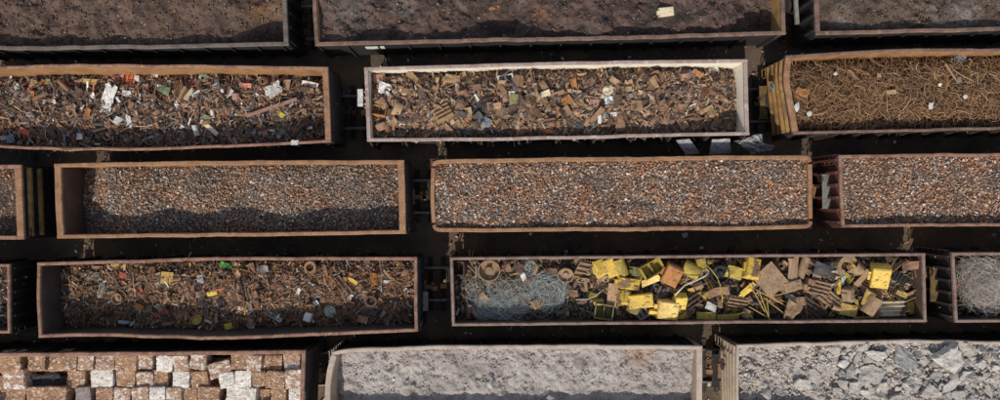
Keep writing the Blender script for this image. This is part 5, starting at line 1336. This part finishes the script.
for (px, py, w, h, col, lab) in [(379, 338, 16, 9, 'dark grey', 'dark crumpled sheet on the dirt above the fine rubble wagon'), (403, 341, 10, 6, 'dark grey', 'small dark crumpled sheet right of the larger one'), (575, 246, 12, 8, 'dark grey', 'thin dark film on the dirt below the brim full wagon'),
        (685, 235, 6, 5, 'pale blue', 'small pale blue scrap on the dirt below the brim full wagon'), (613, 330, 5, 4, 'grey', 'small grey scrap on the dirt below the yellow machine parts'), (110, 341, 16, 9, 'dark brown', 'dark crumpled sheet on the dirt above the bales'),
        (136, 343, 6, 5, 'grey', 'grey scrap on the dirt above the bales'), (28, 157, 14, 9, 'dark grey', 'dark crumpled film on the dirt below the bulging wagon'), (580, 47, 4, 4, 'grey', 'grey scrap on the dirt above the white walled wagon'), (533, 154, 18, 5, 'dark grey', 'dark film on the dirt below the white walled wagon')]:
    x, y = W(px, py, .1); put('crumple', col, (x, y, .02), (w / 21.3, h / 21.3, .3), random.uniform(-.3, .3), (0, 0), lab, name='ground_scrap', cat='litter')
# light bar hanging at the end of A3, placard on A2
g = G['A3']; b = MB(); x0, y0 = W(795, -10, 2.3); x1, y1 = W(797, 24, 2.3); b.bar((x0, y0, 2.3), (x1, y1, 2.3), .16, .12)
link('end_bar', b.mesh('end_bar', MT['grate'], g.base), g.root)
g = G['A2']; b = MB(); x0, y0 = W(365, 46.7, 2.9); x1, y1 = W(384, 46.2, 2.9); b.bar((x0, y0 - .0, 2.7), (x1, y1, 2.7), .03, .35)
link('placard', b.mesh('placard', MT['white_panel'], g.base), g.root)

for key, q in (('B2', (357.5, 89, 363, 106, 2.7)), ('D1', (423, 292, 428, 311, 1.9))):
    g = G[key]; b = MB(); (xa, ya), (xb, yb) = W(q[0], q[1], q[4]), W(q[2], q[3], q[4]); b.box(xa, xb, yb, ya, q[4] - .12, q[4])
    for t in (.15, .5, .85): b.box(xa + .02, xb + .35 if key == 'B2' else xb - .02, ya + (yb - ya) * t - .03, ya + (yb - ya) * t + .03, q[4] - .2, q[4] - .123)
    if key == 'D1': b.box(xa - .55, xa + .02, (ya + yb) / 2 - .05, (ya + yb) / 2 + .05, q[4] - .2, q[4] - .123)
    link('brake_box', b.mesh('brake_box', MT['white_panel' if key == 'B2' else 'grate'], g.base), g.root)

#@@LIGHT
# ------------------------------------------------------------------ light and camera
d = Vector((.32, 1.08, -1.0)).normalized()          # the way sunlight travels
el = math.asin(-d.z); az = math.atan2(-d.x, -d.y)    # towards the sun, clockwise from +Y
w = bpy.data.worlds.new('World'); bpy.context.scene.world = w; w.use_nodes = True
nt = w.node_tree; sky = nt.nodes.new('ShaderNodeTexSky'); sky.sky_type = 'NISHITA'; sky.sun_disc = False
sky.sun_elevation = el; sky.sun_rotation = az
hs = nt.nodes.new('ShaderNodeHueSaturation'); hs.inputs['Saturation'].default_value = .6
nt.links.new(sky.outputs[0], hs.inputs['Color']); nt.links.new(hs.outputs[0], nt.nodes['Background'].inputs[0]); nt.nodes['Background'].inputs[1].default_value = .15
sl = bpy.data.lights.new('sun', 'SUN'); sl.energy = 3.7; sl.angle = math.radians(.5); sl.color = (1, .92, .80)
so = bpy.data.objects.new('sun', sl); C.objects.link(so); so.rotation_euler = d.to_track_quat('-Z', 'Y').to_euler()
cam = bpy.data.cameras.new('camera'); cam.sensor_width = 36; cam.lens = 36 * (CAMZ - RIM) * S / 1000; cam.clip_end = 1000
co = bpy.data.objects.new('camera', cam); C.objects.link(co); co.location = (0, 0, CAMZ)
sc = bpy.context.scene; sc.camera = co
sc.view_settings.view_transform = 'Standard'; sc.view_settings.look = 'None'; sc.view_settings.exposure = .12; sc.view_settings.gamma = 1
